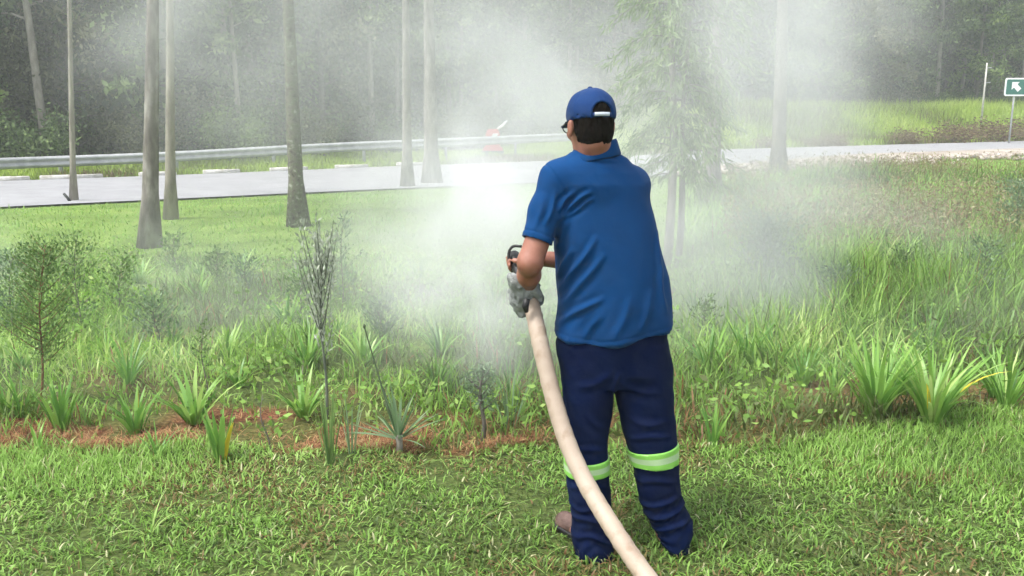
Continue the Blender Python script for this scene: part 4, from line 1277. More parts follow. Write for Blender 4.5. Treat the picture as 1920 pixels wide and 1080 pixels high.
yaw = R(19)
fwd = np.array([-math.sin(yaw), math.cos(yaw), 0]); tilt = R(7)
rt = np.array([math.cos(yaw), math.sin(yaw), 0])
fw = fwd * math.cos(tilt) - np.array([0, 0, 1]) * math.sin(tilt)
up = np.cross(rt, fw)
HM = np.stack([rt, fw, up], 1)
hc = np.array(W(1107, 225, 3.06))                         # centre of the skull
def hp(a, b_, c): return hc + HM @ np.array([a, b_, c])

body = Field((-0.32, 2.72, -0.03), (0.86, 3.62, 1.80), 0.006)
# head: skull, jaw, nose, brow, lips, ears, neck
body.ell(hp(0, -0.008, 0.012), (0.074, 0.092, 0.088), HM, 0.01)
body.ell(hp(0, 0.032, -0.045), (0.058, 0.060, 0.070), HM, 0.03)
body.ell(hp(0, 0.050, -0.092), (0.034, 0.030, 0.024), HM, 0.03)
body.cap(hp(0, 0.088, -0.008), hp(0, 0.106, -0.048), 0.008, 0.013, 0.012)
body.ell(hp(0, 0.083, 0.004), (0.05, 0.014, 0.01), HM, 0.015)
for sx in (-1, 1):
    body.ell(hp(sx * 0.030, 0.084, -0.012), (0.013, 0.010, 0.009), HM, 0.006)
    body.ell(hp(sx * 0.042, 0.066, -0.042), (0.022, 0.020, 0.02), HM, 0.015)
    eM = HM
    body.ell(hp(sx * 0.079, -0.004, -0.028), (0.009, 0.020, 0.031), eM, 0.006)
    body.cap(hp(sx * 0.081, -0.016, -0.010), hp(sx * 0.078, -0.004, -0.056), 0.007, 0.006, 0.005)
body.cap(hp(-0.02, 0.084, -0.072), hp(0.02, 0.084, -0.072), 0.007, 0.007, 0.006)
body.cap(hp(-0.018, 0.082, -0.083), hp(0.018, 0.082, -0.083), 0.007, 0.007, 0.006)
neck0 = np.array(W(1115, 300, 3.07))
body.cap(hp(0, -0.030, -0.075), neck0 + [0, 0, 0.02], 0.053, 0.057, 0.03)
body.cap(neck0 + [0, 0.0, 0.03], neck0 + [0, 0.01, -0.06], 0.057, 0.08, 0.04)
# torso, under the shirt
tors = [(312, 1060, 1178), (340, 1046, 1200), (400, 1050, 1212), (460, 1052, 1224), (520, 1056, 1236), (580, 1058, 1242), (640, 1060, 1240), (690, 1064, 1246)]
zt = table(tors, [3.09, 3.09, 3.10, 3.11, 3.12, 3.12, 3.11, 3.10], [0.07, 0.095, 0.105, 0.12, 0.13, 0.13, 0.12, 0.11])
body.column(zt[0], zt[1], zt[2], zt[3], zt[4], 0.03)
# arms: shoulder, upper arm, elbow, tapering forearm
body.chain([shL, shL * 0.5 + elL * 0.5, elL], [0.048, 0.043, 0.041], 0.015)
body.cap(shL * 0.22 + elL * 0.78, elL + [0.002, 0.0, 0.008], 0.044, 0.043, 0.012)
body.ell(elL + [-0.002, -0.006, -0.004], (0.036, 0.034, 0.036), None, 0.02)
fm = elL * 0.6 + wrL * 0.4 + np.array([0.0, 0.0, -0.012])
body.chain([elL, fm, wrL + [0, 0, -0.004]], [0.041, 0.041, 0.031], 0.02)
body.chain([shR, shR * 0.5 + elR * 0.5, elR, elR * 0.55 + wrR * 0.45, wrR], [0.050, 0.043, 0.040, 0.040, 0.029], 0.02)
grip_hand(body, gripR, axR, 0.017, wrR, 1, 0.0, 0.028)
grip_hand(body, gripL, axL, 0.030, wrL, -1, 0.0, 0.030)
# legs
def leg_rows(rows, Yt, Yb):
    v0, v1 = rows[0][0], rows[-1][0]
    ys = [Yt + (Yb - Yt) * (r_[0] - v0) / (v1 - v0) for r_ in rows]
    return ys
LL = [(640, 1046, 1150), (700, 1051, 1151), (745, 1054, 1151), (800, 1058, 1142), (850, 1061, 1141), (905, 1063, 1143), (950, 1068, 1146), (1000, 1073, 1148), (1030, 1077, 1150), (1046, 1079, 1152)]
RR = [(640, 1150, 1252), (700, 1152, 1259), (745, 1154, 1264), (800, 1166, 1267), (850, 1178, 1270), (885, 1188, 1272), (950, 1203, 1281), (980, 1218, 1296), (1000, 1229, 1294), (1016, 1238, 1286), (1026, 1242, 1284)]
yl = leg_rows(LL, 3.10, 3.00); yr = leg_rows(RR, 3.10, 3.05)
for rows, ys, sc in ((LL, yl, 0.72), (RR, yr, 0.72)):
    P, rr_ = [], []
    for (v, a, b_), y in zip(rows, ys):
        P.append(W((a + b_) / 2, v, y)); rr_.append((xx_(b_, v, y) - xx_(a, v, y)) / 2 * sc)
    body.chain(P[:-1], rr_[:-1], 0.04)
    f0 = np.array(P[-2]); 
    dirf = np.array([-0.62, 0.78, 0]) if rows is LL else np.array([0.12, 0.99, 0])
    f0[2] = 0.075; f0 = f0 + dirf * 0.01
    body.cap(f0, f0 + dirf * 0.10 + [0, 0, -0.025], 0.026, 0.020, 0.01)
body_o = solid("body", body, skin_m, man)

# --- shirt
# hem line falls a little to the left
def hem_z(x): 
    return np.interp(x, [xx_(1036, 628), xx_(1120, 639), xx_(1200, 627), xx_(1258, 612)], [zx(629), zx(639), zx(627), zx(612)])
sh = Field((-0.06, 2.80, 0.62), (0.74, 3.48, 1.56), 0.005)
rows = [(288, 1070, 1160), (297, 1058, 1176), (308, 1044, 1182), (322, 1038, 1195), (345, 1036, 1208), (400, 1036, 1224), (460, 1039, 1237), (520, 1044, 1250), (560, 1047, 1254), (600, 1044, 1257), (625, 1040, 1258), (655, 1038, 1260)]
st = table(rows, [3.085, 3.085, 3.085, 3.085, 3.09, 3.10, 3.11, 3.12, 3.12, 3.12, 3.115, 3.11], [0.055, 0.072, 0.088, 0.10, 0.113, 0.130, 0.150, 0.168, 0.172, 0.168, 0.160, 0.155])
cuffL = shL + (elL - shL) * 0.745; dL = unit(cuffL - shL)
sh.chain([shL, shL * 0.5 + cuffL * 0.5 + [-0.004, 0, 0], cuffL + dL * 0.03], [0.064, 0.0615, 0.0575], 0.028)
cuffR = shR + unit(elR - shR) * 0.20
sh.chain([shR, cuffR + unit(elR - shR) * 0.03], [0.060, 0.056], 0.03)
# crisp ends: hem, cuffs, neck opening; all hollow
for c_, d_ in ((cuffL, dL), (cuffR, unit(elR - shR))):
    def endcut(x, y, z, c_=c_, d_=d_):
        q = (x - c_[0]) * d_[0] + (y - c_[1]) * d_[1] + (z - c_[2]) * d_[2]
        rr = np.sqrt(np.maximum((x - c_[0]) ** 2 + (y - c_[1]) ** 2 + (z - c_[2]) ** 2 - q * q, 0))
        return np.maximum(-q, rr - 0.085)
    sh.add(endcut, c_ - 0.12, c_ + 0.12, 0, 'cut')
    def bore(x, y, z, c_=c_, d_=d_):
        q = (x - c_[0]) * d_[0] + (y - c_[1]) * d_[1] + (z - c_[2]) * d_[2]
        rr = np.sqrt(np.maximum((x - c_[0]) ** 2 + (y - c_[1]) ** 2 + (z - c_[2]) ** 2 - q * q, 0))
        return np.maximum(-q - 0.03, rr - 0.0505)
    sh.add(bore, c_ - 0.1, c_ + 0.1, 0, 'cut')

sh.column(st[0], st[1], st[2], st[3], st[4], 0.022, 2.35)
sh.cap(shL + [0.012, 0.0, 0.004], shR + [-0.01, -0.01, 0.0], 0.062, 0.060, 0.05)
sh.cap(neck0 + [0, 0.0, 0.012], neck0 + [0, 0.0, -0.08], 0.070, 0.10, 0.035)
sh.add(lambda x, y, z: hem_z(x) - z, (-1, 2, 0), (2, 4, 0.95), 0, 'and')

def seg_fold(V, segs):
    """Raised soft creases along lines given in picture positions, on the side towards the viewer."""
    out = np.zeros(len(V))
    for pts, amp, wd, Yc in segs:
        Q = np.array([W(u, v, Yc)[[0, 2]] for u, v in pts])
        Q = spline(np.column_stack([Q, np.zeros(len(Q))]), 6)[:, :2]
        best = np.full(len(V), 9.0); tt = np.zeros(len(V))
        for i in range(len(Q) - 1):
            a, b_ = Q[i], Q[i + 1]; ba = b_ - a
            t = np.clip(((V[:, 0] - a[0]) * ba[0] + (V[:, 2] - a[1]) * ba[1]) / (ba @ ba + 1e-12), 0, 1)
            d = np.hypot(V[:, 0] - a[0] - ba[0] * t, V[:, 2] - a[1] - ba[1] * t)
            m = d < best
            best = np.where(m, d, best); tt = np.where(m, (i + t) / (len(Q) - 1), tt)
        taper = np.sin(np.pi * np.clip(tt, 0.02, 0.98)) ** 0.5
        out += 1.35 * amp * taper * (np.exp(-(best / (wd * 0.8)) ** 2) - 0.55 * np.exp(-((best - wd * 1.9) / (wd * 1.1)) ** 2))
    return out * (V[:, 1] < 3.12)
shirt_folds = [
 ([(1052, 412), (1068, 392), (1088, 372), (1106, 361)], 0.008, 0.0085, 2.98),
 ([(1062, 408), (1080, 396), (1100, 378), (1112, 372)], 0.006, 0.007, 2.98),
 ([(1050, 395), (1058, 378), (1076, 362)], 0.007, 0.008, 2.98),
 ([(1050, 560), (1068, 520), (1098, 480), (1116, 448)], 0.007, 0.010, 2.97),
 ([(1050, 592), (1080, 545), (1112, 505), (1130, 480)], 0.006, 0.011, 2.97),
 ([(1044, 628), (1070, 596), (1100, 575), (1128, 560)], 0.007, 0.010, 2.97),
 ([(1046, 540), (1058, 500), (1072, 470)], 0.007, 0.009, 2.97),
 ([(1044, 480), (1056, 440), (1066, 405)], 0.006, 0.010, 2.98),
 ([(1242, 520), (1236, 480), (1234, 440)], 0.005, 0.009, 3.0),
 ([(1248, 585), (1240, 545), (1238, 505)], 0.005, 0.009, 3.0),
 ([(1110, 296), (1135, 300), (1158, 302)], 0.004, 0.006, 2.99),
 ([(1022, 420), (1034, 395), (1040, 360)], 0.005, 0.008, 3.0),
 ([(1000, 430), (1012, 400), (1018, 370)], 0.003, 0.010, 3.0),
 ([(1150, 630), (1168, 600), (1180, 560)], 0.004, 0.014, 2.97),
 ([(1200, 622), (1214, 590), (1220, 550)], 0.004, 0.014, 2.97),
 ([(1095, 636), (1108, 612), (1126, 590)], 0.004, 0.012, 2.97),
]
def shirt_disp(V):
    d = seg_fold(V, shirt_folds)
    Q = V.copy(); Q[:, 0] = V[:, 0] * 1.0 + V[:, 2] * 0.5; Q[:, 2] *= 0.45
    d += (vnoise(Q, 13, 3) - 0.5) * 0.011 * smooth(1.45, 1.2, V[:, 2])
    d += (vnoise(Q, 30, 9) - 0.5) * 0.003
    hz_ = V[:, 2] - hem_z(V[:, 0])
    d += -0.0025 * np.exp(-((hz_ - 0.022) / 0.003) ** 2)             # hem stitching
    d += 0.010 * np.sin(V[:, 0] * 34 + 1.0) * np.exp(-np.clip(hz_, 0, 1) / 0.10)
    q = (V - cuffL) @ dL
    near = np.linalg.norm((V - cuffL) - q[:, None] * dL, axis=1) < 0.09
    d += np.where(near, -0.003 * np.exp(-((q + 0.024) / 0.003) ** 2) + 0.0015 * ((q > -0.022)), 0)
    # armhole seam over the shoulder
    w_ = unit(dL + np.array([-0.9, 0, 0.2])); q2 = (V - (shL + [-0.0, 0, 0])) @ w_
    d += np.where(np.linalg.norm(V - shL, axis=1) < 0.13, -0.0035 * np.exp(-((q2 - 0.012) / 0.0035) ** 2), 0)
    return d
shirt = solid("polo_shirt", sh, shirt_m, man, shirt_disp)
# collar: a band folded down round the neck, higher at the back
th_ = np.linspace(0, 2 * math.pi, 49)[:-1]
cc = np.array(W(1116, 288, 3.075))
def collar_ring(r, ry, dz, slant): 
    return np.array([[cc[0] + r * math.cos(t) * 1.0, cc[1] + ry * math.sin(t) + 0.006, cc[2] + dz - slant * max(0, math.sin(t)) ** 1.2 - 0.012 * math.cos(t - 2.9) * 0 + 0.016 * math.cos(t)] for t in th_])
rings = [collar_ring(0.068, 0.064, 0.030, 0.03), collar_ring(0.070, 0.067, 0.037, 0.03), collar_ring(0.074, 0.072, 0.037, 0.03), collar_ring(0.078, 0.077, 0.030, 0.03), collar_ring(0.086, 0.086, 0.006, 0.034), collar_ring(0.093, 0.094, -0.014, 0.038), collar_ring(0.091, 0.0925, -0.020, 0.038), collar_ring(0.088, 0.084, 0.0, 0.034)]
V = np.concatenate(rings); N_ = len(th_)
F = np.array([(i * N_ + j, i * N_ + (j + 1) % N_, (i + 1) * N_ + (j + 1) % N_, (i + 1) * N_ + j) for i in range(len(rings) - 1) for j in range(N_)])
obj("collar", mesh_np("collar", V - np.array(man.location), F, None, True), shirt_m, shirt)

# --- trousers
def trousers_field(grow=0.0):
    t = Field((-0.02, 2.82, 0.0), (0.80, 3.32, 0.95), 0.005)
    hips = [(590, 1050, 1248), (640, 1045, 1252), (690, 1050, 1258), (715, 1054, 1258)]
    ht = table(hips, [3.105] * 4, [0.135 + grow, 0.142 + grow, 0.138 + grow, 0.12 + grow])
    t.column(ht[0], ht[1], ht[2], ht[3] + grow, ht[4], 0.0, 2.3)
    for rows, ys in ((LL, yl), (RR, yr)):
        dep = [0.115, 0.11, 0.105, 0.095, 0.09, 0.088, 0.088, 0.092, 0.095, 0.092, 0.085][:len(rows)]
        tt_ = table(rows, ys, [q + grow for q in dep])
        t.column(tt_[0], tt_[1], tt_[2], tt_[3] + grow, tt_[4], 0.012, 2.1)
    return t
tf = trousers_field()
pant_folds = [
 ([(1060, 855), (1100, 846), (1138, 852)], 0.006, 0.010, 2.95), ([(1182, 832), (1220, 822), (1262, 826)], 0.006, 0.010, 2.97),
 ([(1066, 930), (1100, 915), (1140, 925)], 0.006, 0.010, 2.93), ([(1072, 985), (1100, 978), (1146, 990)], 0.010, 0.011, 2.92),
 ([(1076, 1018), (1110, 1008), (1150, 1030)], 0.010, 0.010, 2.92), ([(1070, 960), (1090, 966), (1120, 958)], 0.008, 0.009, 2.92),
 ([(1215, 980), (1250, 972), (1292, 955)], 0.012, 0.010, 2.97), ([(1230, 1003), (1262, 990), (1294, 985)], 0.012, 0.010, 2.97),
 ([(1206, 958), (1235, 952), (1276, 938)], 0.010, 0.010, 2.97), ([(1195, 915), (1232, 905), (1274, 912)], 0.006, 0.011, 2.97),
 ([(1160, 700), (1152, 725), (1152, 750)], 0.006, 0.008, 2.98), ([(1146, 700), (1120, 720), (1080, 730)], 0.006, 0.014, 2.97),
 ([(1158, 715), (1190, 735), (1240, 742)], 0.006, 0.014, 2.97), ([(1100, 780), (1118, 800), (1138, 812)], 0.005, 0.012, 2.96),
 ([(1180, 790), (1215, 800), (1255, 795)], 0.005, 0.012, 2.97)]
def pants_disp(V):
    d = seg_fold(V, pant_folds) * 0.6
    Q = V.copy(); Q[:, 2] = V[:, 2] * 0.9 + V[:, 0] * 0.6; Q[:, 0] *= 0.7
    low = smooth(0.30, 0.08, V[:, 2])
    d += (vnoise(Q, 15, 5) - 0.5) * (0.010 + 0.006 * low)
    d += 0.002 * low * np.sin(V[:, 2] * 80 + 40 * vnoise(V, 6, 4))
    d += (vnoise(Q, 34, 2) - 0.5) * 0.003
    return d
trousers = solid("trousers", tf, pants_m, man, pants_disp)
# reflective bands: lime with a silver middle
band_m, n, l = new_mat("reflective_band")
at = n.new("ShaderNodeAttribute"); at.attribute_name = "tint"
r = ramp(n, [(0.0, (0.20, 0.48, 0.08)), (0.34, (0.22, 0.50, 0.09)), (0.36, (0.38, 0.53, 0.30)), (0.68, (0.38, 0.53, 0.30)), (0.70, (0.22, 0.50, 0.09)), (1.0, (0.20, 0.48, 0.08))])
l.new(at.outputs["Fac"], r.inputs[0])
p = n.new("ShaderNodeBsdfPrincipled"); p.inputs["Roughness"].default_value = 0.35; l.new(r.outputs[0], p.inputs["Base Color"])
o = n.new("ShaderNodeOutputMaterial"); l.new(p.outputs[0], o.inputs[0])
gf = trousers_field(0.006)
for (ua, va0, va1, ub, vb0, vb1, yb_) in ((1060, 874, 903, 1143, 870, 899, 2.96), (1179, 858, 887, 1271, 847, 882, 2.98)):
    x0, x1 = xx_(ua, va0, yb_), xx_(ub, vb0, yb_)
    zt0, zb0 = zx(va0, yb_), zx(va1, yb_); zt1, zb1 = zx(vb0, yb_), zx(vb1, yb_)
    b2 = Field((x0 - 0.03, 2.82, min(zb0, zb1) - 0.03), (x1 + 0.03, 3.3, max(zt0, zt1) + 0.03), 0.004)
    g3 = np.meshgrid(*b2.ax, indexing='ij')
    pts = np.stack([g3[0].ravel(), g3[1].ravel(), g3[2].ravel()], 1)
    q = (pts - gf.lo) / gf.res; i0 = np.clip(np.floor(q).astype(int), 0, gf.n - 2); ff = q - i0
    val = 0
    for a_ in (0, 1):
        for b_ in (0, 1):
            for c_ in (0, 1):
                w_ = (ff[:, 0] if a_ else 1 - ff[:, 0]) * (ff[:, 1] if b_ else 1 - ff[:, 1]) * (ff[:, 2] if c_ else 1 - ff[:, 2])
                val = val + w_ * gf.d[i0[:, 0] + a_, i0[:, 1] + b_, i0[:, 2] + c_]
    tt_ = (pts[:, 0] - x0) / (x1 - x0)
    zt_ = zt0 + (zt1 - zt0) * tt_; zb_ = zb0 + (zb1 - zb0) * tt_
    mid = (pts[:, 0] > x0 - 0.02) & (pts[:, 0] < x1 + 0.02)
    dd_ = np.maximum(val, np.maximum(pts[:, 2] - zt_, zb_ - pts[:, 2]))
    xm = (x0 + x1) / 2
    b2.d = np.where(mid, dd_, 0.2).reshape(b2.n).astype(np.float32)
    def tint_f(V, x0=x0, x1=x1, zt0=zt0, zt1=zt1, zb0=zb0, zb1=zb1):
        t = (V[:, 0] - x0) / (x1 - x0)
        a_ = zt0 + (zt1 - zt0) * t; b_ = zb0 + (zb1 - zb0) * t
        return np.clip((V[:, 2] - b_) / (a_ - b_), 0, 1)
    solid("reflective_band", b2, band_m, trousers, lambda V: pants_disp(V) * 0.9, 1, tint_f)

# --- shoes
for P0, dirf in ((np.array(W(1121, 1036, 3.03)), unit([-0.62, 0.78, 0])), (np.array(W(1264, 1022, 3.05)), unit([0.12, 0.99, 0]))):
    z0 = float(height(P0[0], P0[1])) + 0.008
    P0 = np.array([P0[0], P0[1], z0])
    heel = P0 - dirf * 0.035
    if dirf[0] > 0: heel = P0 + np.array([0.012, -0.03, 0])
    f = Field(P0 - 0.32, P0 + 0.32, 0.005)
    f.cap(heel + [0, 0, 0.042], heel + dirf * 0.10 + [0, 0, 0.044], 0.040, 0.042, 0.02)
    f.cap(heel + dirf * 0.08 + [0, 0, 0.045], heel + dirf * 0.225 + [0, 0, 0.034], 0.042, 0.040, 0.03)
    f.cap(heel + [0, 0, 0.05], heel + [0, 0, 0.10], 0.038, 0.036, 0.02)
    f.add(lambda x, y, z: (z0 + 0.022) - z, P0 - 0.4, P0 + 0.4, 0, 'and')
    so = solid("shoe", f, shoe_m, man, None, 2)
    f2 = Field(P0 - 0.32, P0 + 0.32, 0.005)
    f2.cap(heel + [0, 0, 0.02], heel + dirf * 0.10 + [0, 0, 0.02], 0.042, 0.042, 0.02)
    f2.cap(heel + dirf * 0.08 + [0, 0, 0.02], heel + dirf * 0.228 + [0, 0, 0.02], 0.044, 0.042, 0.03)
    f2.add(lambda x, y, z: np.maximum(z - (z0 + 0.024), (z0 - 0.004) - z), P0 - 0.4, P0 + 0.4, 0, 'and')
    solid("sole", f2, blackm, so, None, 1)

# --- hair
hf = Field(hp(0, 0, 0) - 0.17, hp(0, 0, 0) + 0.17, 0.004)
hf.ell(hp(0, -0.012, 0.012), (0.0765, 0.0945, 0.088), HM, 0.0)
hf.ell(hp(0, -0.034, -0.048), (0.066, 0.062, 0.062), HM, 0.02)
hf.add(lambda x, y, z: ((x - hc[0]) * fw[0] + (y - hc[1]) * fw[1] + (z - hc[2]) * fw[2]) - (0.028 + 0.5 * ((x - hc[0]) * up[0] + (y - hc[1]) * up[1] + (z - hc[2]) * up[2])), hc - 0.2, hc + 0.2, 0, 'and')
for sx in (-1, 1): hf.ell(hp(sx * 0.088, 0.004, -0.032), (0.02, 0.026, 0.036), HM, 0, 'cut')
# the hairline at the nape
hf.add(lambda x, y, z: (-0.104 + 0.55 * np.maximum(0, (x - hc[0]) * fw[0] + (y - hc[1]) * fw[1] + 0.03)) - ((x - hc[0]) * up[0] + (y - hc[1]) * up[1] + (z - hc[2]) * up[2]), hc - 0.2, hc + 0.2, 0, 'and')
hair = solid("hair", hf, hair_m, man, lambda V: (vnoise(V * [1, 1, 0.4], 160) - 0.5) * 0.006, 1)

# --- cap: dome with panels, arched opening over the strap, brim
cf = Field(hc - 0.2, hc + 0.24, 0.004)
cM = HM
cap_c = hp(0, -0.006, 0.022)
cf.ell(cap_c, (0.0855, 0.1045, 0.088), cM, 0)
def loc3(x, y, z):
    dx, dy, dz_ = x - hc[0], y - hc[1], z - hc[2]
    return [dx * HM[0, j] + dy * HM[1, j] + dz_ * HM[2, j] for j in range(3)]
cf.add(lambda x, y, z: -0.004 - loc3(x, y, z)[2], hc - 0.25, hc + 0.25, 0, 'and')
cf.ell(cap_c + up * -0.004, (0.0795, 0.0985, 0.083), cM, 0, 'cut')
def arch(x, y, z):
    a_, b_, c_ = loc3(x, y, z)
    return np.maximum(np.sqrt((a_ / 1.05) ** 2 + ((c_ - 0.010) / 1.12) ** 2) - 0.034, b_)
cf.add(arch, hc - 0.2, hc + 0.2, 0, 'cut')
def cap_disp(V):
    q = (V - cap_c) @ HM
    ang = np.arctan2(q[:, 0], q[:, 1])
    seam = np.abs(((ang / (math.pi / 3) + 0.5) % 1) - 0.5) * (math.pi / 3) * np.hypot(q[:, 0], q[:, 1])
    d = -0.0018 * np.exp(-(seam / 0.0022) ** 2)
    d += (vnoise(V, 24, 7) - 0.5) * 0.007
    a_ = (V - hc) @ HM
    ra = np.sqrt((a_[:, 0] / 1.05) ** 2 + ((a_[:, 2] - 0.010) / 1.12) ** 2)
    d += np.where(a_[:, 1] < 0, 0.002 * np.exp(-((ra - 0.038) / 0.004) ** 2), 0)
    return d
cap_o = solid("baseball_cap", cf, cap_m, man, cap_disp, 1)
# brim
N1, N2 = 25, 8
Vb = []
for side_ in (0, 1):
    for i in range(N1):
        a = R(-62 + 124 * i / (N1 - 1))
        for j in range(N2):
            t = j / (N2 - 1)
            rx = math.sin(a) * (0.084 + 0.004 * t); ry = math.cos(a) * 0.100 + t * 0.070 * math.cos(a * 1.25) ** 0.7
            zz = 0.006 - 0.010 * t - 0.9 * rx * rx * (1.0 + 0.9 * t) - side_ * 0.004
            Vb.append(hp(rx, ry, zz))
Vb = np.array(Vb); o2 = N1 * N2
F = [(i * N2 + j, (i + 1) * N2 + j, (i + 1) * N2 + j + 1, i * N2 + j + 1) for i in range(N1 - 1) for j in range(N2 - 1)]
F += [tuple(q + o2 for q in f_[::-1]) for f_ in F]
F += [(i * N2 + N2 - 1, (i + 1) * N2 + N2 - 1, (i + 1) * N2 + N2 - 1 + o2, i * N2 + N2 - 1 + o2) for i in range(N1 - 1)]
obj("brim", mesh_np("brim", Vb - np.array(man.location), np.array(F), None, True), cap_m, cap_o)
# strap with pale tape, and the button on top
def band_curve(z0_, z1_, a0, a1, r_off, n_=15):
    V, F = [], []
    for i in range(n_):
        a = a0 + (a1 - a0) * i / (n_ - 1)
        for (zz, ro) in ((z0_, r_off), (z1_, r_off), (z1_, r_off + 0.003), (z0_, r_off + 0.003)):
            s_ = math.sqrt(max(0.05, 1 - ((zz - 0.022) / 0.088) ** 2))
            V.append(hp(math.sin(a) * (0.0855 * s_ + ro), -0.006 - math.cos(a) * (0.1045 * s_ + ro), zz))
    for i in range(n_ - 1):
        for k in range(4):
            F.append((i * 4 + k, (i + 1) * 4 + k, (i + 1) * 4 + (k + 1) % 4, i * 4 + (k + 1) % 4))
    F += [(0, 1, 2, 3), tuple(4 * (n_ - 1) + k for k in (3, 2, 1, 0))]
    return np.array(V), np.array(F)
V, F = band_curve(-0.003, 0.012, -0.46, 0.46, -0.004)
obj("strap", mesh_np("strap", V - np.array(man.location), F, None, False), cap_m, cap_o)
V, F = band_curve(0.000, 0.0125, -0.36, 0.28, 0.0005)
obj("strap_tape", mesh_np("strap_tape", V - np.array(man.location), F, None, False), surf_mat("pale_tape", [(0.3, (0.48, 0.52, 0.6)), (0.7, (0.58, 0.62, 0.7))], 20, 0.7), cap_o)
V, F, T = tube([hp(0, -0.006, 0.106), hp(0, -0.006, 0.113), hp(0, -0.006, 0.115)], [0.009, 0.008, 0.003], 10)
obj("button", mesh_np("button", V - np.array(man.location), F, T, True), cap_m, cap_o)
# --- glasses
gparts = []
for sx in (-1, 1):
    gparts.append(tube([hp(sx * 0.082, -0.006, -0.010), hp(sx * 0.081, 0.04, -0.010), hp(sx * 0.071, 0.098, -0.012)], 0.0022, 6))
    th2 = np.linspace(0, 2 * math.pi, 17)
    gparts.append(tube([hp(sx * (0.037 + 0.028 * math.cos(t)), 0.103 - 0.06 * abs(0.037 + 0.028 * math.cos(t)), -0.016 + 0.020 * math.sin(t)) for t in th2], 0.0022, 6, cap=False))
V, F, T = join_np(gparts)
gl_o = obj("glasses", mesh_np("glasses", V - np.array(man.location), F, T, True), blackm, man)

# --- glove of grey cloth on the left hand, its cuff standing open
gv = Field(gripL - 0.17, gripL + 0.17, 0.004)
grip_hand(gv, gripL, axL, 0.031, wrL + np.array([-0.002, 0, -0.01]), -1, 0.004, 0.029, 0.010)
c1 = gripL + np.array([-0.012, -0.028, -0.012]); c2 = np.array(W(972, 528, 3.10))
gv.chain([c1 + [0.0, 0, -0.045], c1, c2], [0.020, 0.032, 0.036], 0.02)
gv.cap(c2, np.array(W(962, 520, 3.09)), 0.030, 0.022, 0.02)
cutn = unit(np.array([0.35, -0.2, 0.9])); cutp = np.array(W(975, 526, 3.07))
gv.add(lambda x, y, z: (x - cutp[0]) * cutn[0] + (y - cutp[1]) * cutn[1] + (z - cutp[2]) * cutn[2] - 0.006, gripL - 0.3, gripL + 0.3, 0, 'and')
def glove_disp(V):
    Q = V.copy(); Q[:, 2] *= 0.5
    return (vnoise(Q, 75, 1) - 0.5) * 0.010 + (vnoise(Q, 120, 5) - 0.5) * 0.006
solid("work_glove", gv, glove_m, man, glove_disp, 1)

# ------------------------------------------------------------------ hose and nozzle
hose = empty("fogging_hose", tuple(G(1200, 1075)))
tag(hose, "thick beige hose running from the man's hands down to the lower right", "hose")
hp_ = [hoseP[0] + (hoseP[0] - hoseP[1]) * 0.15] + list(hoseP) + [np.array([0.62, 1.85, 0.12]), np.array([0.85, 1.2, 0.04]), np.array([1.0, 0.2, 0.04]), np.array([1.3, -1.5, 0.04])]
hc_ = spline(hp_, 14)
hose_m, n, l = new_mat("beige_hose")
tc = n.new("ShaderNodeTexCoord"); nz = n.new("ShaderNodeTexNoise"); nz.inputs["Scale"].default_value = 7; nz.inputs["Detail"].default_value = 7
l.new(tc.outputs["Object"], nz.inputs["Vector"])
r = ramp(n, [(0.25, (0.27, 0.20, 0.15)), (0.45, (0.35, 0.275, 0.21)), (0.75, (0.40, 0.325, 0.255))]); l.new(nz.outputs["Fac"], r.inputs[0])
p = n.new("ShaderNodeBsdfPrincipled"); p.inputs["Roughness"].default_value = 0.6; l.new(r.outputs[0], p.inputs["Base Color"])
nb = n.new("ShaderNodeTexNoise"); nb.inputs["Scale"].default_value = 60; l.new(tc.outputs["Object"], nb.inputs["Vector"])
b = n.new("ShaderNodeBump"); b.inputs["Strength"].default_value = 0.3; b.inputs["Distance"].default_value = 0.002; l.new(nb.outputs["Fac"], b.inputs["Height"]); l.new(b.outputs[0], p.inputs["Normal"])
dz_ = n.new("ShaderNodeTexNoise"); dz_.inputs["Scale"].default_value = 22; dz_.inputs["Detail"].default_value = 8
l.new(tc.outputs["Object"], dz_.inputs["Vector"])
dr = ramp(n, [(0.0, (1, 1, 1)), (0.56, (1, 1, 1)), (0.72, (0.72, 0.64, 0.55))]); l.new(dz_.outputs["Fac"], dr.inputs[0])
dm = n.new("ShaderNodeMix"); dm.data_type = 'RGBA'; dm.blend_type = 'MULTIPLY'; dm.inputs[0].default_value = 0.8
l.new(r.outputs[0], dm.inputs[6]); l.new(dr.outputs[0], dm.inputs[7]); l.new(dm.outputs[2], p.inputs["Base Color"])
o = n.new("ShaderNodeOutputMaterial"); l.new(p.outputs[0], o.inputs[0])
rad_h = 0.0312 + 0.0004 * np.sin(np.arange(len(hc_)) * 1.7) + 0.0006 * rng.normal(0, 1, len(hc_))
V, F, T = tube(hc_, rad_h, 28)
obj("hose_body", mesh_np("hose_body", V - np.array(hose.location), F, T, True), hose_m, hose)
